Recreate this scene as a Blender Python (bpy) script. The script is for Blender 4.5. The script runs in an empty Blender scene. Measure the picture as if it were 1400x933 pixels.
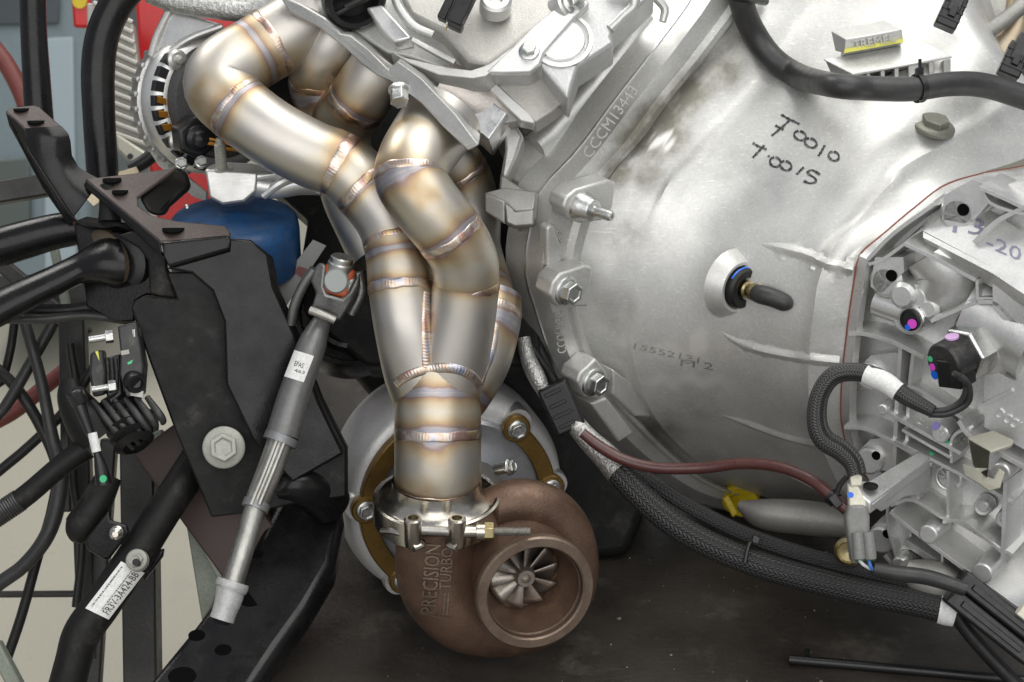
import bpy, math, random
import numpy as np
from mathutils import Vector
from mathutils.bvhtree import BVHTree
random.seed(4)
rng = np.random.default_rng(4)
sc = bpy.context.scene
COL = sc.collection
# ------------------------------------------------------------------ camera
PITCH = math.radians(25)
FPX, PX = 2500.0, 0.0006            # focal length in photo pixels; metres per photo pixel at the turbocharger
D0 = FPX * PX
RIGHT = np.array((1., 0, 0)); FWD = np.array((0, math.cos(PITCH), -math.sin(PITCH))); UP = np.array((0, math.sin(PITCH), math.cos(PITCH)))
CAM = np.zeros(3)
def P(x, y, z=0.0):
    """a real point: photo bearing (x, y) at a distance z*0.6 mm nearer than the turbocharger"""
    D = D0 - z * PX
    return CAM + FWD * D + RIGHT * ((x - 700) * D / FPX) - UP * ((y - 466.5) * D / FPX)
def S(z=0.0): return (D0 - z * PX) / FPX
def V(dx, dy, dz):
    v = RIGHT * dx - UP * dy - FWD * dz
    return v / np.linalg.norm(v)
def unit(v): return v / np.linalg.norm(v)
CAM = -P(690, 902, -105) * np.array((0, 0, 1)) + np.array((0, -1.2, 0))   # bench top at Z = 0
cam_d = bpy.data.cameras.new('camera'); cam = bpy.data.objects.new('camera', cam_d); COL.objects.link(cam)
cam.location = CAM; cam.rotation_euler = (math.pi / 2 - PITCH, 0, 0)
cam_d.sensor_width = 36; cam_d.lens = FPX / 1400 * 36; cam_d.clip_start = 0.05; cam_d.clip_end = 60
cam_d.dof.use_dof = True; cam_d.dof.focus_distance = D0 - 0.02; cam_d.dof.aperture_fstop = 11
sc.camera = cam
# ------------------------------------------------------------------ light
w = bpy.data.worlds.new('World'); sc.world = w; w.use_nodes = True
w.node_tree.nodes['Background'].inputs[0].default_value = (0.86, 0.9, 1.0, 1); w.node_tree.nodes['Background'].inputs[1].default_value = 0.34
def area(name, loc, target, sx, sy, power, col=(1, 1, 1)):
    l = bpy.data.lights.new(name, 'AREA'); l.shape = 'RECTANGLE'; l.size = sx; l.size_y = sy; l.energy = power; l.color = col
    o = bpy.data.objects.new(name, l); COL.objects.link(o); o.location = loc
    o.rotation_euler = (Vector(target) - Vector(loc)).to_track_quat('-Z', 'Y').to_euler()
    return o
area('ceiling_and_fill_lamp', (0.55, 0.3, 2.1), (0.1, 0.1, 0.2), 2.4, 1.4, 34, (1, .985, .95))
area('ceiling_and_fill_lamp', (0.0, -1.9, 1.45), (0.15, 0.1, 0.2), 3.4, 2.0, 38, (1, .98, .95))  # added fill, low behind the camera, to brighten the front faces
area('ceiling_and_fill_lamp', (-1.7, 1.9, 2.6), (-1.5, 1.9, 0), 2.0, 1.0, 42, (1, .98, .94))
sc.view_settings.view_transform = 'Standard'; sc.view_settings.look = 'None'; sc.view_settings.exposure = 0.06; sc.view_settings.gamma = 1
sc.cycles.max_bounces = 8; sc.cycles.glossy_bounces = 6
try: sc.cycles.use_denoising = True
except Exception: pass
# ------------------------------------------------------------------ materials
def mat(name, base, metal=0.0, rough=0.5, mott=0.0, mscale=25, col2=None, rvar=0.0, bump=0.0, bscale=400, spec=0.5, coat=0.0, stretch=None, thr=(.35, .7), scratch=0.0, dust=None):
    m = bpy.data.materials.new(name); m.use_nodes = True; nt = m.node_tree; N = nt.nodes; L = nt.links
    b = N['Principled BSDF']
    b.inputs['Metallic'].default_value = metal; b.inputs['Roughness'].default_value = rough
    b.inputs['Specular IOR Level'].default_value = spec; b.inputs['Coat Weight'].default_value = coat
    b.inputs['Base Color'].default_value = (*base, 1)
    tc = N.new('ShaderNodeTexCoord'); mp = N.new('ShaderNodeMapping'); L.new(tc.outputs['Object'], mp.inputs[0])
    if stretch: mp.inputs['Scale'].default_value = stretch
    def noise(s, d=6, r=.6):
        n = N.new('ShaderNodeTexNoise'); n.inputs['Scale'].default_value = s; n.inputs['Detail'].default_value = d; n.inputs['Roughness'].default_value = r
        L.new(mp.outputs[0], n.inputs['Vector']); return n.outputs['Fac']
    if mott > 0:
        n = noise(mscale)
        mr = N.new('ShaderNodeMapRange'); L.new(n, mr.inputs[0]); mr.inputs[1].default_value = thr[0]; mr.inputs[2].default_value = thr[1]; mr.inputs[4].default_value = mott
        mx = N.new('ShaderNodeMix'); mx.data_type = 'RGBA'; L.new(mr.outputs[0], mx.inputs[0])
        mx.inputs[6].default_value = (*base, 1); mx.inputs[7].default_value = (*(col2 or tuple(c * .5 for c in base)), 1)
        out = mx.outputs[2]
        if dust:
            n3 = noise(dust[1], 8, .7); m3 = N.new('ShaderNodeMapRange'); L.new(n3, m3.inputs[0]); m3.inputs[1].default_value = .55; m3.inputs[2].default_value = .78; m3.inputs[4].default_value = dust[2]
            x3 = N.new('ShaderNodeMix'); x3.data_type = 'RGBA'; L.new(m3.outputs[0], x3.inputs[0]); L.new(out, x3.inputs[6]); x3.inputs[7].default_value = (*dust[0], 1); out = x3.outputs[2]
        L.new(out, b.inputs['Base Color'])
    if b.inputs['Base Color'].links:
        src = b.inputs['Base Color'].links[0].from_socket
        gn = noise(420, 3, .7); gm = N.new('ShaderNodeMapRange'); L.new(gn, gm.inputs[0]); gm.inputs[1].default_value = .3; gm.inputs[2].default_value = .7; gm.inputs[3].default_value = .90 if metal > .3 else .82; gm.inputs[4].default_value = 1.05 if metal > .3 else 1.12
        gx = N.new('ShaderNodeMix'); gx.data_type = 'RGBA'; gx.blend_type = 'MULTIPLY'; gx.inputs[0].default_value = 1; L.new(src, gx.inputs[6]); L.new(gm.outputs[0], gx.inputs[7]); src = gx.outputs[2]
        if scratch > 0:
            m2 = N.new('ShaderNodeMapping'); L.new(tc.outputs['Object'], m2.inputs[0]); m2.inputs['Rotation'].default_value = (.5, .35, .6); m2.inputs['Scale'].default_value = (30, 700, 700)
            sn = N.new('ShaderNodeTexNoise'); sn.inputs['Scale'].default_value = 1; sn.inputs['Detail'].default_value = 3; L.new(m2.outputs[0], sn.inputs['Vector'])
            s2 = N.new('ShaderNodeMapRange'); L.new(sn.outputs['Fac'], s2.inputs[0]); s2.inputs[1].default_value = .60; s2.inputs[2].default_value = .72; s2.inputs[4].default_value = scratch
            sx = N.new('ShaderNodeMix'); sx.data_type = 'RGBA'; L.new(s2.outputs[0], sx.inputs[0]); L.new(src, sx.inputs[6]); sx.inputs[7].default_value = (min(1, base[0] * 1.35), min(1, base[1] * 1.35), min(1, base[2] * 1.35), 1); src = sx.outputs[2]
        L.new(src, b.inputs['Base Color'])
    if rvar > 0:
        n = noise(mscale * 2.3)
        mr = N.new('ShaderNodeMapRange'); L.new(n, mr.inputs[0]); mr.inputs[1].default_value = .3; mr.inputs[2].default_value = .7
        mr.inputs[3].default_value = max(0.02, rough - rvar); mr.inputs[4].default_value = min(1, rough + rvar); L.new(mr.outputs[0], b.inputs['Roughness'])
    if bump > 0:
        n = noise(bscale, 4); bp = N.new('ShaderNodeBump'); bp.inputs['Strength'].default_value = 1; bp.inputs['Distance'].default_value = bump
        L.new(n, bp.inputs['Height']); L.new(bp.outputs[0], b.inputs['Normal'])
    m['bsdf'] = 1
    return m
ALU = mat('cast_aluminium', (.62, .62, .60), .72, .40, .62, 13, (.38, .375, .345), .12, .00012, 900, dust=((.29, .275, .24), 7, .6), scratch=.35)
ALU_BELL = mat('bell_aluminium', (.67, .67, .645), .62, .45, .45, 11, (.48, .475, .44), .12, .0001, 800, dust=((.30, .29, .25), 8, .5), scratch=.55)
def add_stains_and_shadow(m):
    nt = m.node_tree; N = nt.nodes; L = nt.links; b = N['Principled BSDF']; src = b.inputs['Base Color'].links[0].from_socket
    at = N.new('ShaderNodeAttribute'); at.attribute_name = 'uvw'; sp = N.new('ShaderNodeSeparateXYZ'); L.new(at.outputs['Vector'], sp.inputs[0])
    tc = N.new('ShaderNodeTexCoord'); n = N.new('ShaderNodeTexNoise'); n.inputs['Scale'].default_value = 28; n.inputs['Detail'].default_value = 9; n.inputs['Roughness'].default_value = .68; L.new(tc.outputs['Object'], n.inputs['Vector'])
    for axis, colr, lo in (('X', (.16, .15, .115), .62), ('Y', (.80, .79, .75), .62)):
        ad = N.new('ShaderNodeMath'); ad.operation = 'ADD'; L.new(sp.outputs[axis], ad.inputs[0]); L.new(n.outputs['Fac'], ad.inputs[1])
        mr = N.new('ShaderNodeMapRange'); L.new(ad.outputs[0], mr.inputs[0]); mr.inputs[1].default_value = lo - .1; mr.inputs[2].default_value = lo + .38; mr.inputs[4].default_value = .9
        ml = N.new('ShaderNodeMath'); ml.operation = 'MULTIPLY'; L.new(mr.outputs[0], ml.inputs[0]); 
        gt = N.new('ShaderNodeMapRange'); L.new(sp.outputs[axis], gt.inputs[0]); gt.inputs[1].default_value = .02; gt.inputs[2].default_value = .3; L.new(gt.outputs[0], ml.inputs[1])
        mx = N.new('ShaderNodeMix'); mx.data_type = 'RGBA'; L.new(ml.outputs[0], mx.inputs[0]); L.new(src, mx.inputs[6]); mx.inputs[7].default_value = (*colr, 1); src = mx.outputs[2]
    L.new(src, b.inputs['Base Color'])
add_stains_and_shadow(ALU_BELL)
ALU_GREY = mat('grey_aluminium', (.76, .76, .745), .72, .36, .45, 16, (.50, .50, .48), .1, .0001, 900)
ALU_DARK = mat('dark_aluminium', (.36, .355, .33), .6, .5, .6, 20, (.2, .195, .175), .1, .0003, 700)
ALU_MACH = mat('machined_aluminium', (.74, .74, .73), 1, .34, .3, 60, (.5, .5, .49), .1, .0001, 1500)
STEEL = mat('zinc_steel', (.66, .67, .65), 1, .32, .4, 120, (.44, .45, .43), .1, .00015, 900)
YOKE = mat('dark_forged_steel', (.24, .24, .235), .85, .38, .6, 70, (.13, .13, .125), .1, .0003, 600)
STEEL_D = mat('dull_steel', (.45, .44, .41), .9, .42, .5, 90, (.28, .27, .24), .1, .0002, 900)
POLISH = mat('polished_stainless', (.58, .55, .49), 1, .21, .3, 60, (.6, .55, .45), .06, .0001, 700)
BOLTG = mat('grey_coated_steel', (.40, .40, .355), .35, .5, .4, 80, (.3, .3, .26), .1, .0002, 900)
RUST = mat('brown_cast_iron', (.185, .115, .078), .5, .44, .9, 18, (.085, .05, .034), .14, .00035, 420, dust=((.33, .205, .13), 13, .85))
RUST_L = mat('machined_brown_iron', (.27, .205, .155), .6, .4, .7, 40, (.13, .085, .06), .1, .0003, 700)
WHEEL = mat('turbine_alloy', (.50, .455, .40), .9, .38, .5, 60, (.22, .18, .15), .1, .0002, 900)
GOLD = mat('gold_zinc_band', (.27, .165, .045), .8, .4, .7, 45, (.19, .115, .035), .12, .0002, 700)
BLACK = mat('black_e_coat', (.007, .007, .0075), 0, .25, .6, 22, (.015, .0145, .0135), .1, .00012, 500, .32, dust=((.03, .028, .024), 60, .4))
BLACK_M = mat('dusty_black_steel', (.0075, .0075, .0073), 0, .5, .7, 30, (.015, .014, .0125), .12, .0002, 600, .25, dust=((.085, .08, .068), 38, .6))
BROWNB = mat('bronze_black_paint', (.062, .047, .042), .15, .4, .6, 25, (.10, .078, .068), .1, .0003, 500)
RUBBER = mat('black_rubber', (.009, .009, .009), 0, .45, .5, 50, (.024, .023, .021), .1, .0002, 700, .4)
RUBBER_G = mat('grey_black_rubber', (.026, .026, .026), 0, .4, .6, 40, (.045, .044, .042), .1, .0002, 700, .5)
PLASTIC = mat('black_plastic', (.008, .008, .0085), 0, .34, .4, 60, (.016, .016, .016), .1, .0001, 900)
PLAST_D = mat('dusty_black_plastic', (.016, .016, .017), 0, .38, .7, 60, (.045, .043, .04), .1, .0003, 600, dust=((.22, .21, .18), 55, .6))
GREYPL = mat('grey_plastic', (.22, .22, .21), 0, .45, .4, 60, (.15, .15, .14))
WHITEPL = mat('cream_plastic', (.74, .71, .58), 0, .45, .4, 60, (.6, .57, .46))
PAPER = mat('white_paper', (.78, .78, .76), 0, .6, .3, 60, (.7, .7, .67))
INK = mat('black_ink', (.012, .012, .014), 0, .4)
MARKER = mat('black_marker', (.02, .02, .024), 0, .5, .8, 420, (.30, .30, .30), thr=(.45, .7))
BLUE = mat('blue_mount_paint', (.014, .085, .24), 0, .42, .9, 26, (.03, .05, .075), .1, .0003, 500, dust=((.10, .12, .125), 45, .6))
RED = mat('red_paint', (.55, .012, .012), 0, .3, .3, 8, (.42, .01, .01))
REDRUB = mat('red_rubber', (.19, .045, .035), 0, .5, .5, 40, (.13, .03, .025))
BROWNHOSE = mat('brown_red_hose', (.085, .026, .022), 0, .32, .5, 60, (.05, .018, .015), .1, .0001, 500, .6)
YELLOW = mat('yellow_plastic', (.62, .47, .01), 0, .4, .3, 50, (.5, .36, .01))
COPPER = mat('copper_winding', (.6, .29, .045), .8, .35, .5, 300, (.35, .15, .02))
FOIL = mat('silver_foil_sleeve', (.62, .62, .6), .9, .36, .7, 220, (.3, .3, .28), .12, .0016, 330)
GREENGREY = mat('grey_green_paint', (.25, .275, .225), .1, .5, .5, 18, (.17, .185, .15), .1, .0004, 200)
BLUEGREY = mat('blue_grey_cabinet', (.17, .22, .235), 0, .45, .5, 3, (.125, .165, .18))
CREAM = mat('cream_painted_panel', (.46, .455, .38), .4, .42, .3, 12, (.5, .45, .33))
ALUFIN = mat('radiator_fins', (.42, .41, .37), .5, .5, .5, 40, (.3, .29, .25))
SPLINE = mat('bare_shaft_steel', (.44, .435, .40), .9, .4, .7, 60, (.27, .26, .235), .1, .0003, 500, stretch=(1, 1, .25))
SHAFT_G = mat('grey_shaft_coat', (.20, .20, .196), .55, .34, .4, 50, (.09, .09, .088), .08, .0002, 700)
SHAFT_L = mat('light_grey_sleeve', (.26, .265, .27), .6, .38, .5, 40, (.19, .195, .195), .1, .0003, 700)
ORANGE = mat('orange_seal', (.36, .07, .02), 0, .5)
PINK = mat('magenta_paint_mark', (.75, .08, .62), 0, .4); LILAC = mat('lilac_paint_mark', (.66, .42, .72), 0, .4)
BLUEM = mat('blue_paint_mark', (.01, .14, .72), 0, .35); GREENM = mat('green_paint_mark', (.08, .55, .25), 0, .4)
YELM = mat('yellow_paint_mark', (.72, .70, .12), 0, .5); VIOLM = mat('violet_paint_mark', (.3, .24, .62), 0, .5)
HOLE = mat('deep_hole_black', (.004, .004, .004), 0, .9, spec=.05)
GASKET = mat('red_gasket', (.22, .065, .04), 0, .5)
BRASS = mat('brass_fitting', (.5, .42, .22), 1, .3, .4, 90, (.35, .28, .14))
WIRE_O = mat('orange_wire', (.6, .25, .03), 0, .4); WIRE_B = mat('blue_wire', (.06, .2, .55), 0, .4); WIRE_W = mat('white_wire', (.65, .68, .65), 0, .4)
CARD = mat('cream_card', (.68, .58, .40), 0, .6, .3, 40, (.6, .5, .33))
def floor_mat():
    m = mat('epoxy_floor', (.50, .475, .385), 0, .36, .6, 1.5, (.42, .40, .325), .1, .0004, 40, dust=((.36, .345, .3), 6, .5)); return m
FLOOR = floor_mat()
BENCH = mat('stained_steel_bench', (.092, .081, .069), .35, .35, .9, 7, (.028, .023, .019), .14, .0005, 160, dust=((.25, .23, .19), 9, .8), scratch=.5)
# stainless tube with heat tint beside its welds (attribute uvw.z = distance to the nearest weld in metres)
def tube_mat():
    m = bpy.data.materials.new('welded_stainless'); m.use_nodes = True; nt = m.node_tree; N = nt.nodes; L = nt.links; b = N['Principled BSDF']
    at = N.new('ShaderNodeAttribute'); at.attribute_name = 'uvw'; sp = N.new('ShaderNodeSeparateXYZ'); L.new(at.outputs['Vector'], sp.inputs[0])
    tc = N.new('ShaderNodeTexCoord')
    def noise(s, d=5):
        n = N.new('ShaderNodeTexNoise'); n.inputs['Scale'].default_value = s; n.inputs['Detail'].default_value = d; L.new(tc.outputs['Object'], n.inputs['Vector']); return n.outputs['Fac']
    def math_(op, a, bb):
        q = N.new('ShaderNodeMath'); q.operation = op
        for i, v in enumerate((a, bb)):
            if isinstance(v, (int, float)): q.inputs[i].default_value = v
            else: L.new(v, q.inputs[i])
        return q.outputs[0]
    d = math_('DIVIDE', sp.outputs['Z'], 0.021)
    nn = math_('MULTIPLY', math_('SUBTRACT', noise(42), .5), .6)
    n2 = math_('MULTIPLY', math_('SUBTRACT', noise(150), .5), .25)
    f = math_('ADD', math_('MULTIPLY', d, math_('ADD', math_('MULTIPLY', noise(20, 2), 2.6), -.45)), math_('MULTIPLY', n2, .5))
    r = N.new('ShaderNodeValToRGB'); L.new(f, r.inputs[0]); cr = r.color_ramp
    stops = [(0.0, (.46, .42, .39)), (.045, (.34, .345, .40)), (.09, (.42, .375, .365)), (.14, (.31, .225, .20)), (.22, (.44, .315, .19)), (.36, (.54, .445, .31)), (.58, (.58, .53, .44)), (1.0, (.565, .54, .495))]
    cr.elements[0].position = 0; cr.elements[0].color = (*stops[0][1], 1); cr.elements[1].position = 1.0; cr.elements[1].color = (*stops[-1][1], 1)
    for p_, c_ in stops[1:-1]:
        e = cr.elements.new(p_); e.color = (*c_, 1)
    L.new(r.outputs[0], b.inputs['Base Color']); b.inputs['Metallic'].default_value = 1
    mr = N.new('ShaderNodeMapRange'); L.new(noise(25), mr.inputs[0]); mr.inputs[1].default_value = .3; mr.inputs[2].default_value = .7; mr.inputs[3].default_value = .38; mr.inputs[4].default_value = .52
    L.new(mr.outputs[0], b.inputs['Roughness'])
    bp = N.new('ShaderNodeBump'); bp.inputs['Distance'].default_value = .00007; L.new(noise(700, 3), bp.inputs['Height']); L.new(bp.outputs[0], b.inputs['Normal'])
    return m
TUBE = tube_mat()
def bead_mat():
    m = bpy.data.materials.new('weld_bead_metal'); m.use_nodes = True; nt = m.node_tree; N = nt.nodes; L = nt.links; b = N['Principled BSDF']
    tc = N.new('ShaderNodeTexCoord'); n = N.new('ShaderNodeTexNoise'); n.inputs['Scale'].default_value = 38; n.inputs['Detail'].default_value = 3; L.new(tc.outputs['Object'], n.inputs['Vector'])
    r = N.new('ShaderNodeValToRGB'); L.new(n.outputs['Fac'], r.inputs[0]); cr = r.color_ramp
    st = [(.28, (.28, .33, .46)), (.36, (.58, .55, .56)), (.43, (.60, .45, .34)), (.50, (.66, .61, .54)), (.57, (.46, .28, .24)), (.65, (.62, .47, .26)), (.75, (.34, .27, .42))]
    cr.elements[0].position = st[0][0]; cr.elements[0].color = (*st[0][1], 1); cr.elements[1].position = st[-1][0]; cr.elements[1].color = (*st[-1][1], 1)
    for p_, c_ in st[1:-1]:
        e = cr.elements.new(p_); e.color = (*c_, 1)
    L.new(r.outputs[0], b.inputs['Base Color']); b.inputs['Metallic'].default_value = 1; b.inputs['Roughness'].default_value = .34
    return m
BEAD = bead_mat()
def braid_mat(name, c1, c2, ku, kv, bump=.0007):
    """woven sleeve: uvw.x runs round the hose, uvw.y along it (metres)"""
    m = bpy.data.materials.new(name); m.use_nodes = True; nt = m.node_tree; N = nt.nodes; L = nt.links; b = N['Principled BSDF']
    at = N.new('ShaderNodeAttribute'); at.attribute_name = 'uvw'; sp = N.new('ShaderNodeSeparateXYZ'); L.new(at.outputs['Vector'], sp.inputs[0])
    def M_(op, a, bb=0.0):
        q = N.new('ShaderNodeMath'); q.operation = op
        for i, v in enumerate((a, bb)):
            if isinstance(v, (int, float)): q.inputs[i].default_value = v
            else: L.new(v, q.inputs[i])
        return q.outputs[0]
    u = M_('MULTIPLY', sp.outputs['X'], ku * 2 * math.pi); v = M_('MULTIPLY', sp.outputs['Y'], kv * 2 * math.pi)
    cell = M_('MULTIPLY', M_('ABSOLUTE', M_('SUBTRACT', M_('FRACT', M_('MULTIPLY', sp.outputs['X'], ku)), .5)), 2.0)
    st_ = M_('ABSOLUTE', M_('SINE', M_('MULTIPLY', M_('ADD', M_('MULTIPLY', sp.outputs['Y'], kv), cell), math.pi)))
    edge = M_('ABSOLUTE', M_('SINE', M_('MULTIPLY', cell, math.pi)))
    h = M_('MULTIPLY', M_('POWER', st_, 1.5), M_('POWER', edge, .5)); sg = M_('ADD', 1.0, 0.0)
    mx = N.new('ShaderNodeMix'); mx.data_type = 'RGBA'; L.new(M_('MULTIPLY', sg, h), mx.inputs[0]); mx.inputs[6].default_value = (*c1, 1); mx.inputs[7].default_value = (*c2, 1)
    L.new(mx.outputs[2], b.inputs['Base Color']); b.inputs['Roughness'].default_value = .42
    bp = N.new('ShaderNodeBump'); bp.inputs['Distance'].default_value = bump; L.new(M_('MULTIPLY', sg, h), bp.inputs['Height']); L.new(bp.outputs[0], b.inputs['Normal'])
    return m
BRAID = braid_mat('black_braided_sleeve', (.009, .009, .009), (.032, .032, .031), 10, 240, .0008)
BRAID_F = braid_mat('fine_black_loom', (.010, .010, .010), (.08, .08, .077), 8, 420, .0005)
# ------------------------------------------------------------------ mesh building
def crom(pts, n):
    """Catmull-Rom resample of rows (any number of columns) to n points evenly in chord length"""
    p = np.asarray(pts, float)
    if len(p) == 2:
        t = np.linspace(0, 1, n)[:, None]; return p[0] * (1 - t) + p[1] * t
    q = np.vstack([2 * p[0] - p[1], p, 2 * p[-1] - p[-2]]); out = []
    per = 24
    for i in range(1, len(q) - 2):
        t = np.linspace(0, 1, per, endpoint=False)[:, None]; a, b, c, d = q[i - 1], q[i], q[i + 1], q[i + 2]
        out.append(.5 * ((2 * b) + (c - a) * t + (2 * a - 5 * b + 4 * c - d) * t * t + (3 * b - a - 3 * c + d) * t ** 3))
    out.append(p[-1:]); o = np.vstack(out)
    k = min(3, o.shape[1]); L = np.concatenate([[0], np.cumsum(np.linalg.norm(np.diff(o[:, :k], axis=0), axis=1))])
    s = np.linspace(0, L[-1], n)
    return np.stack([np.interp(s, L, o[:, j]) for j in range(o.shape[1])], 1)
def frame(ax, hint=None):
    ax = unit(np.asarray(ax, float)); h = np.array((0, 0, 1.)) if hint is None else np.asarray(hint, float)
    if abs(ax @ unit(h)) > .95: h = np.array((1., 0, 0))
    e1 = unit(np.cross(h, ax)); e2 = np.cross(ax, e1); return e1, e2, ax
class MB:
    def __init__(s): s.v = []; s.f = []; s.a = []; s.n = 0
    def add(s, v, f, a=None):
        v = np.asarray(v, float); s.v.append(v); s.f += [tuple(int(i) + s.n for i in q) for q in f]
        s.a.append(np.zeros((len(v), 3)) if a is None else np.asarray(a, float)); s.n += len(v); return s
    def tube(s, path, n=40, seg=20, caps=True, welds=(), px=True, flat=None):
        """path rows (x, y, z, r) in photo bearings, or world (X,Y,Z,r) with px=False"""
        if px:   # things that run off past the left edge go on for a while instead of ending there
            path = [tuple(q) for q in path]
            if path[0][0] < -5: a_, b_ = np.array(path[0]), np.array(path[1]); d_ = (a_ - b_)[:3]; path = [(*(a_[:3] + d_ / np.linalg.norm(d_) * 260), a_[3])] + path; n += 10
            if path[-1][0] < -5: a_, b_ = np.array(path[-1]), np.array(path[-2]); d_ = (a_ - b_)[:3]; path = path + [(*(a_[:3] + d_ / np.linalg.norm(d_) * 260), a_[3])]; n += 10
        p = np.asarray([[*P(a, b, c), r * S(c)] for a, b, c, r in path]) if px else np.asarray(path, float)
        q = crom(p, n); c = q[:, :3]; r = q[:, 3]
        T = np.gradient(c, axis=0); T /= np.linalg.norm(T, axis=1)[:, None]
        L = np.concatenate([[0], np.cumsum(np.linalg.norm(np.diff(c, axis=0), axis=1))])
        e1, _, _ = frame(T[0]); vs = []; at = []
        wl = []
        for wv in welds: wl.append(L[np.argmin(np.linalg.norm(c - p[wv, :3], axis=1))])
        for i in range(n):
            e1 = unit(e1 - T[i] * (e1 @ T[i])); e2 = np.cross(T[i], e1)
            th = np.linspace(0, 2 * np.pi, seg, endpoint=False)
            k = 1 if flat is None else flat
            vs.append(c[i] + r[i] * (np.cos(th)[:, None] * e1 + k * np.sin(th)[:, None] * e2))
            wd = min([abs(L[i] - x) for x in wl], default=.5)
            at.append(np.stack([th / (2 * np.pi), np.full(seg, L[i]), np.full(seg, wd)], 1))
        f = [(i * seg + j, i * seg + (j + 1) % seg, (i + 1) * seg + (j + 1) % seg, (i + 1) * seg + j) for i in range(n - 1) for j in range(seg)]
        if caps: f += [tuple(range(seg))[::-1], tuple((n - 1) * seg + j for j in range(seg))]
        s.add(np.vstack(vs), f, np.vstack(at)); s.path = q; s.T = T; return s
    def lathe(s, o, ax, prof, seg=32, a0=0, a1=2 * np.pi, hint=None, wd=None):
        """prof: (radius, height along ax) in metres"""
        e1, e2, ax = frame(ax, hint); full = abs(a1 - a0 - 2 * np.pi) < 1e-6
        th = np.linspace(a0, a1, seg, endpoint=False) if full else np.linspace(a0, a1, seg)
        d = np.cos(th)[:, None] * e1 + np.sin(th)[:, None] * e2
        vs = [np.asarray(o) + d * max(r, 1e-6) + ax * h for r, h in prof]
        m = seg if full else seg - 1
        f = [(i * seg + j, i * seg + (j + 1) % seg, (i + 1) * seg + (j + 1) % seg, (i + 1) * seg + j) for i in range(len(prof) - 1) for j in range(m)]
        a = None
        if wd is not None: a = np.vstack([np.stack([th, th * 0 + h, th * 0 + wd], 1) for r, h in prof])
        s.add(np.vstack(vs), f, a); return s
    def disc(s, o, ax, r, h=.0004, seg=20, sx=1.0):
        return s.lathe(o, ax, [(0, h), (r, h), (r, -h)], seg)
    def box(s, c, ex, ey, ez):
        c = np.asarray(c, float); v = [c + a * ex + b * ey + d * ez for a in (-1, 1) for b in (-1, 1) for d in (-1, 1)]
        f = [(0, 1, 3, 2), (4, 6, 7, 5), (0, 4, 5, 1), (2, 3, 7, 6), (0, 2, 6, 4), (1, 5, 7, 3)]
        if np.dot(np.cross(ex, ey), ez) < 0: f = [q[::-1] for q in f]
        return s.add(v, f)
    def prism(s, pts, vec):
        """front outline (world points) swept along vec"""
        p = np.asarray(pts, float); n = len(p); vec = np.asarray(vec, float)
        nrm = sum((np.cross(p[i] - p[0], p[i + 1] - p[0]) for i in range(1, n - 1)), np.zeros(3))
        if nrm @ vec > 0: p = p[::-1]
        f = [tuple(range(n)), tuple(range(2 * n - 1, n - 1, -1))] + [(i, i + n, (i + 1) % n + n, (i + 1) % n) for i in range(n)]
        return s.add(np.vstack([p, p + vec]), f)
    def loft(s, rows, closed=False, attr=None):
        rows = [np.asarray(r, float) for r in rows]; k = len(rows[0]); m = k if closed else k - 1
        f = [(i * k + j, i * k + (j + 1) % k, (i + 1) * k + (j + 1) % k, (i + 1) * k + j) for i in range(len(rows) - 1) for j in range(m)]
        return s.add(np.vstack(rows), f, attr)
    def hexbolt(s, o, ax, r, h=None, wash=1.35, dish=True, rot=0.3, hint=None):
        """flange washer and hexagon head standing on o"""
        h = h or r * .95; e1, e2, ax = frame(ax, hint); o = np.asarray(o)
        s.lathe(o, ax, [(r * wash, -.001), (r * wash, r * .14), (r * wash * .93, r * .24), (r * .95, r * .34), (0, r * .34)], 24)
        def ring(rr, hh): return [o + rr * (math.cos(rot + k * math.pi / 3) * e1 + math.sin(rot + k * math.pi / 3) * e2) + ax * hh for k in range(6)]
        rows = [ring(r, r * .2), ring(r, h * .93), ring(r * .93, h)] + ([ring(r * .68, h), ring(r * .6, h - r * .12), ring(.0001, h - r * .12)] if dish else [ring(.0001, h)])
        return s.loft(rows, True)
    def bvh(s):
        V_ = np.vstack(s.v); return BVHTree.FromPolygons([Vector(x) for x in V_], [tuple(q) for q in s.f])
    def build(s, name, m, parent=None, base=None, bevel=0, ang=32, label=None, seg=2, recalc=True):
        V_ = np.vstack(s.v)
        if base is None:
            if parent is not None: base = np.array(parent['base'])
            else: base = np.array(((V_[:, 0].min() + V_[:, 0].max()) / 2, (V_[:, 1].min() + V_[:, 1].max()) / 2, V_[:, 2].min()))
        me = bpy.data.meshes.new(name); me.from_pydata((V_ - base).tolist(), [], s.f); me.update()
        at = me.attributes.new('uvw', 'FLOAT_VECTOR', 'POINT'); at.data.foreach_set('vector', np.vstack(s.a).ravel().astype(np.float32))
        if recalc:
            import bmesh
            b = bmesh.new(); b.from_mesh(me); bmesh.ops.recalc_face_normals(b, faces=b.faces); b.to_mesh(me); b.free()
        me.materials.append(m)
        me.shade_smooth(); me.set_sharp_from_angle(angle=math.radians(ang))
        o = bpy.data.objects.new(name, me); COL.objects.link(o)
        if parent is not None: o.parent = parent
        else: o.location = base
        o['base'] = list(map(float, base))
        if bevel:
            bm_ = o.modifiers.new('bevel', 'BEVEL'); bm_.width = bevel; bm_.segments = seg; bm_.limit_method = 'ANGLE'; bm_.angle_limit = math.radians(40); bm_.harden_normals = False
        if label: o['label'] = label
        return o
def thing(name, label, cat, base, group=None):
    o = bpy.data.objects.new(name, None); COL.objects.link(o); o.location = base; o.empty_display_size = .02
    o['label'] = label; o['category'] = cat; o['base'] = list(map(float, base))
    if group: o['group'] = group
    return o
def tag(o, label, cat, group=None):
    o['label'] = label; o['category'] = cat
    if group: o['group'] = group
    return o
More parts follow.
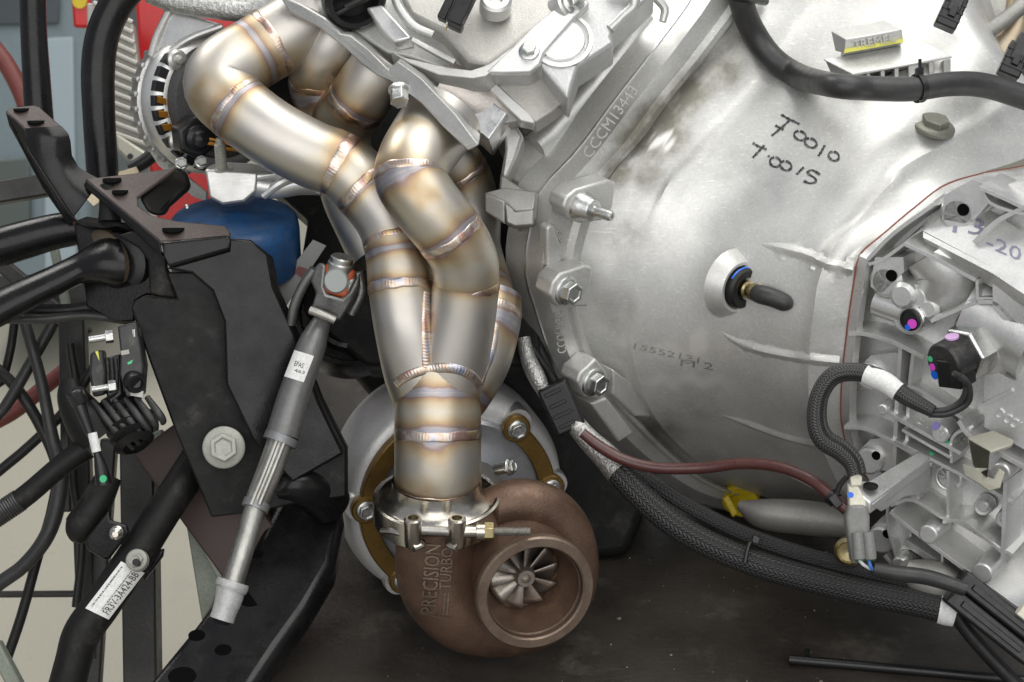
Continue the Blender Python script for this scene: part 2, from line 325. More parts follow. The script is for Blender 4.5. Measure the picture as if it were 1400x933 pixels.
def subthing(o, ): return o
def struct(o): o['kind'] = 'structure'; return o
class Plane:
    """plane through bearing (x0,y0) at depth z0, with depth slopes ax, ay per pixel"""
    def __init__(s, x0, y0, z0, ax, ay):
        s.o = P(x0, y0, z0); a = P(x0 + 60, y0, z0 + 60 * ax) - s.o; b = P(x0, y0 + 60, z0 + 60 * ay) - s.o
        s.n = unit(np.cross(b, a));
        if s.n @ FWD > 0: s.n = -s.n
    def at(s, x, y, off=0.0):
        d = P(x, y, 0) - CAM; t = ((s.o + s.n * off * PX - CAM) @ s.n) / (d @ s.n); return CAM + d * t
    def poly(s, pts, off=0.0): return [s.at(x, y, off) for x, y in pts]
def hit(bv, x, y):
    d = unit(P(x, y, 0) - CAM); r = bv.ray_cast(Vector(CAM), Vector(d))
    if r[0] is None: return None, None
    n = np.array(r[1])
    if n @ d > 0: n = -n
    return np.array(r[0]), n
def ribbon(mb, bv, pts, wpx, off=.0004, n=24, at=None):
    """a flat stroke lying on a surface"""
    q = crom(np.asarray(pts, float), n); H = []
    for x, y in q:
        p_, nn = hit(bv, x, y) if at is None else (at.at(x, y), at.n)
        if p_ is None: continue
        H.append((p_ + nn * off, nn))
    C = np.array([h[0] for h in H]); NN_ = np.array([h[1] for h in H]); NN_[:] = NN_.mean(0) / np.linalg.norm(NN_.mean(0)); T = np.gradient(C, axis=0); rows = []
    for i, c in enumerate(C):
        nn = NN_[i]
        sd = unit(np.cross(nn, T[i])); w_ = wpx * PX / 2 * (1 + .25 * math.sin(i * .9)); rows.append([c - sd * w_, c + sd * w_])
    mb.loft(rows)
def ripple_bead(mb, c, T, R, wpx=11, n=None, a0=0, a1=2 * np.pi, hgt=.0006, tilt=None):
    """a row-of-dimes weld bead round a tube of radius R at c"""
    e1, e2, ax = frame(T); n = n or int(R * 2 * np.pi / .00055); th = np.linspace(a0, a1, n); k = R * 2 * np.pi / .0026
    rows = []; W = (wpx + 2) * PX / 2; us = np.linspace(-1, 1, 9)
    for t in th:
        d = math.cos(t) * e1 + math.sin(t) * e2; row = []
        wob = .0004 * math.sin(5 * t + R * 900) + .0003 * math.sin(11 * t)
        for u in us:
            ph = (t / (2 * np.pi) * k + .45 * u * u) % 1.0
            h = (hgt * (1 - u * u) ** .6) * (.72 + .28 * (1 - ph)) - .0004 * (abs(u) > .99)
            row.append(c + d * (R + h) + ax * (u * W + wob))
        rows.append(row)
    mb.loft(rows)
def seam_bead(mb, bv, pts, wpx=10, n=160, hgt=.0011):
    """a row-of-dimes bead along a line on a surface"""
    q = crom(np.asarray(pts, float), n); C = []; NN = []
    for x, y in q:
        p_, nn = hit(bv, x, y)
        if p_ is None: continue
        C.append(p_); NN.append(nn)
    C = np.array(C); NN = np.array(NN)
    K = 9
    for arr in (C, NN):
        pad = np.vstack([np.repeat(arr[:1], K, 0), arr, np.repeat(arr[-1:], K, 0)])
        arr[:] = np.stack([np.convolve(pad[:, j], np.ones(2 * K + 1) / (2 * K + 1), 'valid') for j in range(3)], 1)
    T = np.gradient(C, axis=0); L = np.concatenate([[0], np.cumsum(np.linalg.norm(np.diff(C, axis=0), axis=1))]); rows = []
    W = wpx * PX / 2
    for i in range(len(C)):
        nn = unit(NN[i]); sd = unit(np.cross(nn, T[i])); row = []
        for u in np.linspace(-1, 1, 9):
            ph = (L[i] / .0026 + .45 * u * u) % 1.0
            row.append(C[i] + sd * u * W + nn * ((hgt * (1 - u * u) ** .6) * (.72 + .28 * (1 - ph)) - .0005 * (abs(u) > .99)))
        rows.append(row)
    mb.loft(rows)
def text2d(s, bold=0.0):
    """flat outline mesh of a string with height about 1, lower left at the origin"""
    cu = bpy.data.curves.new('t', 'FONT'); cu.body = s; cu.size = 1.4; cu.resolution_u = 2; cu.offset = bold
    o = bpy.data.objects.new('t', cu); COL.objects.link(o); dg = bpy.context.evaluated_depsgraph_get(); dg.update()
    me = o.evaluated_get(dg).to_mesh(); v = np.array([x.co[:] for x in me.vertices]); f = [tuple(p.vertices) for p in me.polygons]
    o.evaluated_get(dg).to_mesh_clear(); bpy.data.objects.remove(o); bpy.data.curves.remove(cu)
    v[:, :2] -= v[:, :2].min(0); return v[:, :2], f
def text_on(mb, s, x0, y0, x1, y1, hpx, surf, off=.0006, thick=True, up=None, bold=0.0):
    """write s from bearing (x0,y0) to (x1,y1) on a surface (BVH or Plane); hpx = letter height"""
    v, f = text2d(s, bold); d = np.array((x1 - x0, y1 - y0), float); Lp = np.linalg.norm(d); d /= Lp
    u = np.array((d[1], -d[0])) if up is None else np.asarray(up, float)
    k = Lp / v[:, 0].max(); hh = hpx / v[:, 1].max(); top = []; bot = []
    for a, b in v:
        x, y = np.array((x0, y0)) + d * a * k + u * b * hh
        if isinstance(surf, Plane): p_, nn = surf.at(x, y), surf.n
        else: p_, nn = hit(surf, x, y)
        if p_ is None: p_, nn = P(x, y, 0), -FWD
        top.append(p_ + nn * off); bot.append(p_ - nn * .0004)
    mb.add(top, f)
    if thick:
        from collections import Counter
        c = Counter()
        for q in f:
            for i in range(len(q)): c[tuple(sorted((q[i], q[(i + 1) % len(q)])))] += 1
        n = len(v); ed = [e for e, k_ in c.items() if k_ == 1]
        mb.add(np.vstack([top, bot]), [(a, b, b + n, a + n) for a, b in ed])
def rot_dir(ax, ang, hint=None):
    e1, e2, _ = frame(ax, hint); return math.cos(ang) * e1 + math.sin(ang) * e2
# ================================================================== SETTING
b = MB(); x0, x1, y0, y1 = P(395, 925, 0)[0], 3.5, -1.0, 1.05
dk = P(372, 905, -90)
bp_ = [np.array((dk[0] - .012, -.55, 0)), np.array((1.4, -.55, 0)), np.array((1.4, .75, 0)), np.array((dk[0] - .012 - .03, .75, 0))]
b.prism([p_ for p_ in bp_], (0, 0, -.006)); bench = struct(b.build('bench_top', BENCH, bevel=.001))
b = MB(); b.add([(-9, -3, -.52), (9, -3, -.52), (9, 12, -.52), (-9, 12, -.52)], [(0, 1, 2, 3)]); struct(b.build('floor', FLOOR, recalc=False))
b = MB(); b.add([(-9, 6.5, -.52), (9, 6.5, -.52), (9, 6.5, 4), (-9, 6.5, 4)], [(0, 3, 2, 1)]); struct(b.build('wall', mat('workshop_wall', (.32, .36, .36), 0, .6, .3, 2, (.25, .28, .28)), recalc=False))

# ================================================================== TRANSMISSION
AX = V(.61, .33, .71)
def zL(x, y, L): return (521 + L - .61 * x - .33 * y) / .71
def row(L, pts):
    x, y = pts[0]; return np.array([P(x + 60, y + 70, zL(x, y, L) - 260), P(x + 26, y + 18, zL(x, y, L) - 90)] + [P(x, y, zL(x, y, L)) for x, y in pts])
r0 = [(1010,-150),(958,-20),(903,60),(843,138),(793,205),(741,262),(730,300),(722,345),(722,380),(734,420),(748,465),(770,522),(806,573),(848,616),(898,656),(958,688),(1040,704),(1120,710),(1230,690),(1360,600)]
r1 = [(1035,-150),(983,-20),(927,62),(866,142),(816,208),(763,270),(749,305),(742,350),(742,381),(752,417),(767,457),(790,513),(822,562),(860,602),(908,643),(965,676),(1042,694),(1120,700),(1225,682),(1352,595)]
r2 = [(1078,-150),(1026,-20),(968,64),(914,130),(870,190),(828,238),(803,290),(790,330),(782,366),(781,400),(786,440),(804,488),(833,533),(872,578),(917,622),(971,660),(1045,682),(1120,690),(1222,674),(1348,590)]
r3 = [(x + 9, y + 1) for x, y in r2]
r4 = [(1130,-160),(1080,-25),(1012,65),(957,135),(907,205),(868,262),(846,310),(832,350),(824,385),(824,420),(830,460),(842,503),(867,544),(897,583),(937,620),(987,653),(1055,674),(1125,682),(1220,668),(1342,586)]
r5 = [(1200,-170),(1150,-40),(1085,50),(1022,130),(962,198),(914,255),(888,310),(876,350),(869,385),(865,425),(864,465),(868,508),(880,546),(905,584),(945,624),(995,660),(1060,684),(1130,694),(1215,676),(1336,582)]
r6 = [(1290,-90),(1246,-20),(1180,60),(1112,135),(1060,205),(1020,265),(985,320),(970,360),(960,395),(955,430),(953,470),(957,510),(970,548),(992,590),(1022,628),(1060,662),(1102,682),(1152,696),(1213,672),(1330,578)]
r7 = [(1346,52),(1312,82),(1262,124),(1206,172),(1160,228),(1120,285),(1090,330),(1075,365),(1065,400),(1058,435),(1055,470),(1058,505),(1064,540),(1076,576),(1094,610),(1112,645),(1135,675),(1168,694),(1210,670),(1325,574)]
r75 = [(1402,118),(1362,154),(1306,187),(1246,222),(1205,262),(1172,303),(1138,338),(1125,368),(1116,402),(1110,436),(1106,470),(1104,505),(1106,540),(1111,570),(1122,608),(1136,640),(1152,668),(1178,690),(1208,668),(1322,572)]
r8 = [(1462,182),(1402,216),(1345,235),(1291,252),(1248,285),(1210,317),(1175,346),(1170,372),(1165,402),(1160,436),(1156,470),(1152,505),(1150,540),(1150,570),(1155,600),(1164,632),(1174,658),(1190,680),(1206,664),(1320,570)]
ROWS = [row(-10, r0), row(20, r1), row(26, r2), row(10, r3), row(34, r4), row(64, r5), row(148, r6), row(258, r7), row(313, r75), row(350, r8)]
def dense(rw, n=90): return crom(rw, n)
RD = [dense(r) for r in ROWS]
RD = RD[:5] + [RD[5] * .82 + RD[4] * .18, RD[5] - FWD * 3 * PX - AX * .0008, RD[5] * .82 + RD[6] * .18] + RD[6:8] + [RD[8] * .8 + RD[7] * .2, RD[8] - FWD * 4 * PX - AX * .0006, RD[8] * .72 + RD[9] * .28, RD[9]]
bell = MB(); grid = RD[:4]
sm = np.stack(RD[3:], 0)
per = []
for j in range(sm.shape[1]): per.append(crom(sm[:, j], 56))
per = np.stack(per, 1)
inner = [r_ + unit(np.array(AX)) * -.02 for r_ in RD[:1]]
bell.loft([RD[0] - AX * .03] + RD[:2] + [RD[1] * .3 + RD[2] * .7 - AX * .0005, RD[1] * .2 + RD[2] * .8 + AX * .005, RD[2] + AX * .005] + [per[i] for i in range(len(per))])
BB = bell.bvh()
def stains_and_shadow(mb):
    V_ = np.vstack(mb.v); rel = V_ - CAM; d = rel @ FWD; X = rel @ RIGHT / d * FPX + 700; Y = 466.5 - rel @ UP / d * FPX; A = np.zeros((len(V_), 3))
    for x, y, r, k_ in ((872,182,34,.62),(905,158,30,.6),(940,128,28,.6),(842,236,26,.5),(985,98,34,.45),(1010,60,30,.3),(852,322,40,.3),(836,430,40,.2),(884,240,30,.35),(960,110,40,.4),(910,175,46,.5),(905,585,40,.3),(960,560,40,.2)):  # grime smudges, plus the flange stud's shadow painted in as a dark blob
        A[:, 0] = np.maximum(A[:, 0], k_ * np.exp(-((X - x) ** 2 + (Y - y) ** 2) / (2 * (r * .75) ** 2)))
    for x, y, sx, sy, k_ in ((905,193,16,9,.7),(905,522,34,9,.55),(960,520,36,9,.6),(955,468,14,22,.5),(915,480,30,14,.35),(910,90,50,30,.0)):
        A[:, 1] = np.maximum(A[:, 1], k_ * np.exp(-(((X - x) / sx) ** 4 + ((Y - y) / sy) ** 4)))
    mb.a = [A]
trans = thing('transmission', 'large silver transmission with its wide bell housing on the right side of the bench', 'transmission', P(1160, 690, -150) * np.array((1, 1, 0)))
BN = np.array(AX)
# bosses, ribs and pads cast into the housing
def fplane(L): 
    class Q: pass
    q = Q(); q.at = lambda x, y, L=L: P(x, y, zL(x, y, L)); return q
bosses = MB()
def boss(pts, L, depth):
    k = MB(); q = [P(x, y, zL(x, y, L)) for x, y in pts]; k.prism(q, -BN * depth * PX); bosses.prism(q, -BN * depth * PX); k.build('bolt_boss', ALU_BELL, trans, bevel=.0022, seg=3)
def rounded(cx, cy, r, n=14, a0=0, a1=360): return [(cx + r * math.cos(math.radians(a0 + (a1 - a0) * i / n)), cy + r * math.sin(math.radians(a0 + (a1 - a0) * i / n))) for i in range(n + 1)]
boss([(770,284),(774,270),(788,259),(833,246),(843,250),(838,284),(824,302),(796,306),(778,298)], 58, 34)
boss([(752,404),(756,386),(767,374),(800,363),(810,365),(808,400),(804,420),(764,420)], 60, 36)
boss([(789,523),(793,510),(803,502),(815,490),(828,506),(835,524),(829,538),(815,546),(800,543)], 60, 40)
boss([(808,552),(830,544),(868,592),(846,606)], 50, 50)
boss([(748,312),(757,306),(770,345),(768,360),(748,366)], 28, 20)
boss([(838,505),(905,552),(896,572),(868,570),(838,540)], 46, 40)
def fin(pts, h, wd, n=26, up=(0, -1)):
    """a thin cast rib: triangular section standing on the bell"""
    q = crom(np.asarray(pts, float), n); C = []; NN = []
    for x, y in q:
        p_, nn = hit(BB, x, y)
        if p_ is None: continue
        C.append(p_); NN.append(nn)
    C = np.array(C); T = np.gradient(C, axis=0); rows = []
    for i in range(len(C)):
        t = i / (len(C) - 1); k = min(1, t * 3.0) * PX; sd = unit(np.cross(NN[i], T[i]))
        rows.append([C[i] + sd * wd * u * PX * (.35 + .65 * min(1, t * 4)) + NN[i] * (h * k * math.exp(-(2.3 * u) ** 2) - .0006 * abs(u)) for u in np.linspace(-1, 1, 11)])
    bell.loft(rows)
fin([(984,452),(1000,464),(1030,476),(1070,485),(1108,491),(1148,495)], 4, 15)
fin([(980,566),(1005,574),(1035,584),(1075,598),(1120,609),(1150,615)], 4, 15)
fin([(1038,334),(1060,338),(1100,348),(1135,362),(1166,368)], 5, 15)
fin([(1010,640),(1060,640),(1100,655),(1135,676),(1165,695)], 7, 12)
stains_and_shadow(bell)
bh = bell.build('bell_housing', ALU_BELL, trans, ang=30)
# raised lettering on the flange face
b = MB(); fl = Plane(830, 190, zL(830, 190, 24), (zL(890, 190, 24) - zL(830, 190, 24)) / 60, (zL(830, 250, 24) - zL(830, 190, 24)) / 60)
text_on(b, 'CCCM13443', 806, 218, 872, 124, 15, fl, .0009, up=(-.82, -.57))
b2 = Plane(768, 330, zL(768, 330, 24), 0, 0); fl2 = Plane(765, 440, zL(765, 440, 24), (zL(825, 440, 24) - zL(765, 440, 24)) / 60, (zL(765, 500, 24) - zL(765, 440, 24)) / 60)
b.build('cast_lettering', ALU_BELL, trans)
b = MB(); text_on(b, 'M29', 764, 345, 770, 316, 10, fl2, .0012, up=(-1, -.2)); b.build('cast_lettering', ALU_BELL, trans)
b = MB(); text_on(b, 'CCOMIGC', 762, 484, 757, 428, 12, fl2, .001, up=(1, -.2)); b.build('cast_lettering', ALU_BELL, trans)
b = MB(); text_on(b, '15552131', 866, 477, 955, 497, 8, BB, .0003, thick=False); text_on(b, 'M 2', 930, 500, 975, 506, 9, BB, .0003, thick=False); b.build('etched_number', ALU_MACH, trans)
# hand lettering in marker: T0010 / T.0015
b = MB()
def oval(cx, cy, rx=8.5, ry=6, a=.42, gap=.25): return [(cx + rx * math.cos(t) * math.cos(a) - ry * math.sin(t) * math.sin(a), cy + rx * math.cos(t) * math.sin(a) + ry * math.sin(t) * math.cos(a)) for t in np.linspace(-1.9, 4.4 - gap, 12)]
strokes = [[(1068,157),(1078,163),(1093,170)],[(1080,164),(1070,174),(1055,186)],[(1060,172),(1066,175),(1071,178)], oval(1094,186), oval(1108.5,196), [(1128,199),(1124,206),(1119,214)], oval(1140,214,7.5,6),
 [(1029,196),(1038,201),(1048,205)],[(1045,199),(1037,208),(1029,216)],[(1050,213),(1052,215)], oval(1060,222,7.5,6.5), oval(1074.5,227,8,6), [(1099,229),(1094,234),(1089,239)],[(1121,239),(1110,233),(1104,237),(1114,244),(1115,249),(1107,251),(1099,248)]]
for s_ in strokes: ribbon(b, BB, s_, 3.3, .0005)
b.build('marker_writing', MARKER, trans)
# scuffed bare patches
b = MB()
for pts, wd in [([(905,520),(955,519),(1003,520)], 15), ([(893,478),(930,478),(960,470)], 24), ([(955,455),(963,465),(962,485)], 16), ([(893,196),(905,198),(925,195)], 13), ([(875,508),(920,511),(960,517)],10)]:
    pass
# flange bolts and the stud
def bolt(name, x, y, bv, r, m=STEEL, ax=None, par=None, off=0.0, h=None, at=None, label=None, rot=.3):
    p_, nn = (at, -FWD) if at is not None else hit(bv, x, y)
    ax_ = nn if ax is None else np.asarray(ax); k = MB(); k.hexbolt(p_ + ax_ * off, ax_, r, h, rot=rot)
    return k.build(name, m, par, bevel=.0004, label=label)
for v_ in [np.vstack(bosses.v)]: bb_ = MB(); bb_.add(np.vstack(bell.v), bell.f); bb_.add(v_, bosses.f)
BB2 = bb_.bvh()
k = MB(); ctr_ = P(1060, 300, -200); o_ = [RD[0] + (RD[0] - ctr_) * .006 - AX * h_ for h_ in (.001, .0026)]; k.loft([RD[0] - AX * .001] + o_ + [RD[0] - AX * .003]); k.build('engine_plate', ALU_MACH, trans); AXV = unit(BN + np.array((0, 0, .25)))
for x, y in ((775, 398), (812, 523)): bolt('flange_bolt', x, y, BB2, 16 * PX, STEEL, unit(BN + RIGHT * .1), trans, -.001, 19 * PX)
p_, _ = hit(BB2, 795, 283); k = MB(); k.lathe(p_ + BN * 0, unit(BN + RIGHT * .25), [(22*PX,-4*PX),(22*PX,3*PX),(19*PX,8*PX),(17*PX,18*PX),(15*PX,22*PX),(8*PX,24*PX),(7.5*PX,50*PX),(6*PX,54*PX),(3*PX,54*PX),(3*PX,50*PX),(0,50*PX)], 28); k.build('flange_stud', STEEL, trans)
# raised name plate blocks on top
def pt(x, y, lift=0):
    p_, nn = hit(BB, x, y); return p_ + np.array((0, 0, 1)) * lift * PX
k = MB()
def zof_(p): return (D0 - (np.asarray(p) - CAM) @ FWD) / PX
def wedge(mb, top, bot):
    v = [*top, *bot]; n = len(top); mb.add(v, [tuple(range(n)), tuple(range(2 * n - 1, n - 1, -1))] + [(i, (i + 1) % n, (i + 1) % n + n, i + n) for i in range(n)])
zb = zof_(hit(BB, 1195, 92)[0]) - 4
def QP(x, y, dz=0): return P(x, y, zb + 8 + dz)
NP1 = Plane(1195, 70, zb + 26, .1, .9)
back = FWD * 40 * PX - np.array((0, 0, 1)) * 30 * PX
k.prism([P(1156,54,zb+32), P(1233,40,zb+30), P(1235,58,zb+24), P(1154,73,zb+26)], FWD * 30 * PX - UP * 4 * PX)
wedge(k, [P(1136,43,zb+6), P(1186,33,zb+2), P(1208,27,zb), P(1233,40,zb+30), P(1156,54,zb+32)], [P(1142,70,zb-10), P(1186,60,zb-14), P(1208,56,zb-16), P(1235,58,zb+22), P(1154,73,zb+24)])
wedge(k, [P(1126,81,zb+14), P(1263,57,zb+8), P(1302,77,zb+34), P(1165,101,zb+44)], [P(1126,83,zb+13), P(1263,59,zb+7), P(1302,80,zb+33), P(1165,105,zb+43)])
k.prism([P(1128,83,zb+12), P(1166,104,zb+42), P(1166,124,zb+32), P(1141,112,zb-4)], RIGHT * 4 * PX)
for xa, xb in ((1164,1170),(1185,1190),(1204,1210),(1223,1229),(1242,1259),(1270,1277),(1290,1300)):
    ya = 104 - (xa - 1165) * .175; yb = 104 - (xb - 1165) * .175
    k.prism([P(xa,ya,zb+41-(xa-1165)*.07), P(xb,yb,zb+41-(xb-1165)*.07), P(xb,yb+24,zb+32-(xb-1165)*.07), P(xa,ya+24,zb+32-(xa-1165)*.07)], FWD * 24 * PX)
k.build('vent_block', ALU, trans, bevel=.0008)
k = MB(); k.prism([P(1168,107,zb+22), P(1299,84,zb+12), P(1299,108,zb+2), P(1168,130,zb+12)], FWD * 3 * PX); k.build('vent_opening', BLACK, trans)
k = MB(); fp = Plane(1195, 56, zb + 33, -.03, -.32); text_on(k, 'TREMEC', 1167, 67, 1226, 57, 11, fp, .001); k.build('cast_lettering', ALU, trans)
k = MB(); k.prism([P(1155,67,zb+33), P(1235,53,zb+30), P(1235,58,zb+29), P(1154,73,zb+32)], FWD * 2 * PX); k.build('paint_mark', YELM, trans)
# big filler plug in its recess
p_, nn = hit(BB, 1277, 172); ax = unit(nn * .3 + np.array((0, 0, 1)) + RIGHT * .1)
k = MB(); k.hexbolt(p_ - ax * .0015, ax, 20 * PX, 15 * PX, 1.5, dish=False, rot=.1); k.build('filler_plug', mat('olive_plug_steel', (.22, .22, .18), .5, .45, .5, 60, (.15, .15, .12)), trans, bevel=.0005)
# clutch hydraulic fitting
p_, nn = hit(BB, 1010, 392); fax = unit(V(.62, .28, .72))
k = MB(); k.lathe(p_ - fax * .012, fax, [(50*PX,2*PX),(43*PX,14*PX),(38*PX,22*PX),(36*PX,24*PX),(32*PX,24*PX),(28*PX,19*PX),(0,19*PX)], 40); k.build('fitting_boss', ALU_BELL, trans)
q_ = p_ + fax * .0015
k = MB(); k.lathe(q_, fax, [(29*PX,-4*PX),(29*PX,8*PX),(26*PX,12*PX),(17*PX,12*PX),(15*PX,6*PX),(0,6*PX)], 36); k.build('fitting_grommet', RUBBER, trans)
k = MB(); k.lathe(q_, fax, [(12*PX,0),(12*PX,14*PX),(9*PX,16*PX),(9*PX,22*PX),(12*PX,24*PX),(12*PX,30*PX),(0,30*PX)], 24); k.build('brass_nipple', BRASS, trans)
k = MB(); e = q_ + fax * 24 * PX
k.tube([(*e, 10*PX), (*(e + fax*14*PX), 13*PX), (*(e + fax*26*PX + V(1,.2,0)*10*PX), 13*PX), (*(e + fax*27*PX + V(1,.35,0)*28*PX), 12*PX), (*(e + fax*24*PX + V(1,.4,0)*36*PX), 7*PX)], 20, 20, px=False); k.build('rubber_cap', RUBBER_G, trans)
k = MB(); k.lathe(q_ + fax * .0052, fax, [(22*PX,0),(28*PX,0),(30*PX,-4*PX)], 18, math.radians(150), math.radians(230), hint=RIGHT); k.build('paint_mark', BLUEM, trans)

# ---- gearbox case
SP = Plane(1175, 350, 60, .55, -.25)
g = MB()
RL = [(1500,194),(1412,224),(1345,237),(1291,254),(1248,286),(1210,318),(1176,348),(1170,372),(1165,402),(1160,436),(1156,470),(1152,505),(1150,540),(1150,570),(1155,600),(1165,625),(1178,645),(1200,668)]
RLin = [(1510,218),(1420,246),(1354,257),(1302,271),(1266,304),(1232,334),(1196,366),(1187,392),(1184,412),(1180,440),(1176,470),(1173,505),(1171,540),(1171,570),(1175,596),(1184,618),(1196,636),(1216,658)]
A_ = [P(x, y, zL(x, y, 351)) for x, y in RL]; Bf = [P(x, y, zL(x, y, 356)) for x, y in RLin]
B_ = [a + BN * 16 * PX for a in A_]; C_ = [SP.at(x, y, -18) for x, y in RLin]
g.loft([crom(A_, 70), crom(B_, 70), crom([P(x, y, zL(x, y, 368)) for x, y in RLin], 70), crom(C_, 70)])
# recessed side wall
wall_o = [(1170,365),(1300,262),(1420,250),(1420,850),(1300,800),(1240,745),(1190,660),(1160,600),(1150,540)]
g.prism(SP.poly(wall_o, -42), -SP.n * .05)
def rib(pts, h, wd, base=-44, n=18, plane=SP):
    q = crom(np.asarray(pts, float), n); C = np.array(plane.poly(q, base)); T = np.gradient(C, axis=0); nn = plane.n; rows = []
    H = (h - base) * PX
    for i in range(n):
        sd = unit(np.cross(nn, T[i])) * wd * PX
        rows.append([C[i] - sd * .75, C[i] - sd * .42 + nn * H * .8, C[i] - sd * .28 + nn * H, C[i] + sd * .28 + nn * H, C[i] + sd * .42 + nn * H * .8, C[i] + sd * .75])
    g.loft(rows); g.f.append(tuple(range(g.n - 6 * n, g.n - 6 * n + 6))); g.f.append(tuple(range(g.n - 6, g.n)))
def cyl(x, y, r, h0, h1, plane=SP, tilt=None, hole=0, chamf=3):
    o = plane.at(x, y, h0); ax_ = plane.n if tilt is None else unit(plane.n + np.asarray(tilt)); H = (h1 - h0) * PX
    pr = [(r * 1.12 * PX, -.004), (r * PX, H - chamf * PX), ((r - chamf) * PX, H)]
    pr += [(hole * PX, H), (hole * PX, H - 14 * PX), (0, H - 14 * PX)] if hole else [(0, H)]
    g.lathe(o, ax_, pr, 26); return o + ax_ * H, ax_
def hole(x, y, r, h, plane=SP, ax=None):
    k = MB(); k.lathe(plane.at(x, y, h), plane.n if ax is None else ax, [(r * PX, .0004), (r * .9 * PX, .0002), (0, .0002)], 20); k.build('bolt_hole', HOLE, trans)
# upper deck: sloping shelf with raised lip
UPL = Plane(1300, 330, 150, .55, .55)
g.prism(UPL.poly([(1262,316),(1300,288),(1352,288),(1420,330),(1420,408),(1357,366)], 0), -UPL.n * .03)
g.prism(UPL.poly([(1262,317),(1357,366),(1420,404),(1420,416),(1357,374),(1262,325)], 2), -UPL.n * .03)
g.prism(SP.poly([(1357,366),(1420,400),(1420,500),(1357,420)], 22), -SP.n * .04)
rib([(1262,320),(1310,343),(1357,368)], 26, 9); rib([(1357,368),(1358,400)], 20, 7); rib([(1358,398),(1325,412),(1295,425)], 20, 8); rib([(1358,398),(1385,402),(1420,440)], 22, 9)
rib([(1295,270),(1240,310),(1205,345)], 6, 9); rib([(1205,352),(1225,345),(1262,318)], 4, 8)
rib([(1365,243),(1400,258),(1425,270)], 34, 9); rib([(1365,243),(1375,262),(1395,272),(1425,280)], 28, 7); rib([(1375,262),(1352,288)], 22, 6); rib([(1420,272),(1385,290),(1355,318)], 26, 10)
g.prism(SP.poly([(1302,272),(1354,257),(1440,240),(1440,340),(1352,292),(1300,292)], -14), -SP.n * .03)
# threaded bosses of the joint
for x, y, r in ((1222, 378, 23), (1320, 288, 25)): cyl(x, y, r, -32, 2, chamf=6); hole(x - 3, y - 1, 8, 2.6)
g.prism(SP.poly([(1196,352),(1235,352),(1236,372),(1205,402),(1190,392)], 2), -SP.n * .03)
g.prism(SP.poly([(1290,268),(1330,245),(1372,262),(1352,288),(1318,306),(1288,300)], 2), -SP.n * .03)
for x, y in ((1199, 508), (1198, 623), (1213, 730)):
    cyl(x, y, 19, -32, -2); hole(x, y, 6.5, -1.5)
    g.prism(SP.poly([(x-22,y-8),(x-8,y-22),(x+26,y-26),(x+34,y-18),(x+32,y+22),(x-4,y+20)], -14), -SP.n * .02)
# cylindrical bulges
g.tube([(*SP.at(1200, 412, -22), 20*PX), (*SP.at(1255, 432, -16), 19*PX)], 6, 20, px=False)
g.tube([(*SP.at(1282, 340, -30), 46*PX), (*SP.at(1300, 375, -32), 46*PX), (*SP.at(1262, 412, -36), 30*PX)], 10, 24, px=False)
cyl(1245, 398, 18, -20, 14, chamf=5); cyl(1264, 400, 17, -30, 4, chamf=5); cyl(1280, 416, 15, -30, 4, chamf=5); cyl(1252, 428, 24, -30, -2)
g.tube([(*SP.at(1330, 418, -30), 50*PX), (*SP.at(1420, 462, -30), 60*PX)], 6, 28, px=False)
rib([(1325,412),(1355,396),(1395,402),(1425,440)], 16, 8)
# rib lattice
rib([(1178,446),(1200,446),(1240,458),(1280,478)], 4, 10); rib([(1246,462),(1241,540),(1236,645)], -2, 10); rib([(1262,466),(1256,520),(1252,600)], -8, 8); rib([(1236,524),(1262,522),(1300,545),(1330,565)], -10, 8)
rib([(1172,572),(1200,574),(1235,590),(1290,622)], 4, 9); rib([(1222,546),(1260,568),(1330,606)], 6, 9); rib([(1240,590),(1300,620),(1400,672)], 4, 8); rib([(1250,575),(1315,612)], 4, 7)
rib([(1330,560),(1345,580),(1400,612),(1425,625)], 14, 10); rib([(1280,478),(1305,492)], 0, 8)
rib([(1346,570),(1318,585),(1316,620)], 2, 7); rib([(1400,520),(1360,540)], 8, 8)
g.prism(SP.poly([(1345,500),(1420,538),(1420,626),(1346,584)], 4), -SP.n * .03)
rib([(1236,676),(1265,668),(1306,692),(1330,700),(1400,742)], 8, 8); rib([(1312,630),(1312,700)], 4, 7); rib([(1271,620),(1271,668)], 2, 6); rib([(1392,640),(1388,750)], 12, 9)
rib([(1240,680),(1285,716),(1358,770),(1425,818)], 22, 9); rib([(1307,697),(1335,698),(1388,738)], 10, 8); rib([(1288,716),(1306,702)], 20, 8)
rib([(1232,672),(1232,705),(1246,755)], 8, 6); rib([(1306,740),(1308,770),(1322,800)], 10, 6); rib([(1260,765),(1300,790),(1330,812)], 6, 14); rib([(1225,745),(1242,762),(1275,775)], 2, 8); rib([(1250,728),(1310,768)], -4, 16)
for x, y, r, h in ((1285,716,13,28),(1358,768,14,28),(1242,762,12,16),(1296,585+0,12,12),(1381,634,13,22),(1218,552,8,14)): cyl(x, y, r, -20, h, chamf=2)
for x, y in ((1347, 690), (1377, 707)): cyl(x, y, 12, -30, -16, chamf=2); cyl(x, y, 8, -20, -10, chamf=2)
# sun-wheel casting mark
o = SP.at(1297, 653, -26)
g.lathe(o, SP.n, [(19*PX,-.001),(19*PX,2*PX),(17*PX,3*PX),(15*PX,2*PX),(15*PX,-.001)], 30)
for k_ in range(10):
    d = rot_dir(SP.n, k_ * math.pi / 5); e = np.cross(SP.n, d); g.box(o + d * 9 * PX + SP.n * .5 * PX, d * 5 * PX, e * 1.2 * PX, SP.n * 1.6 * PX)
gb = g.build('gearbox_case', ALU_GREY, trans, bevel=.0008, ang=34)
GB = g.bvh()

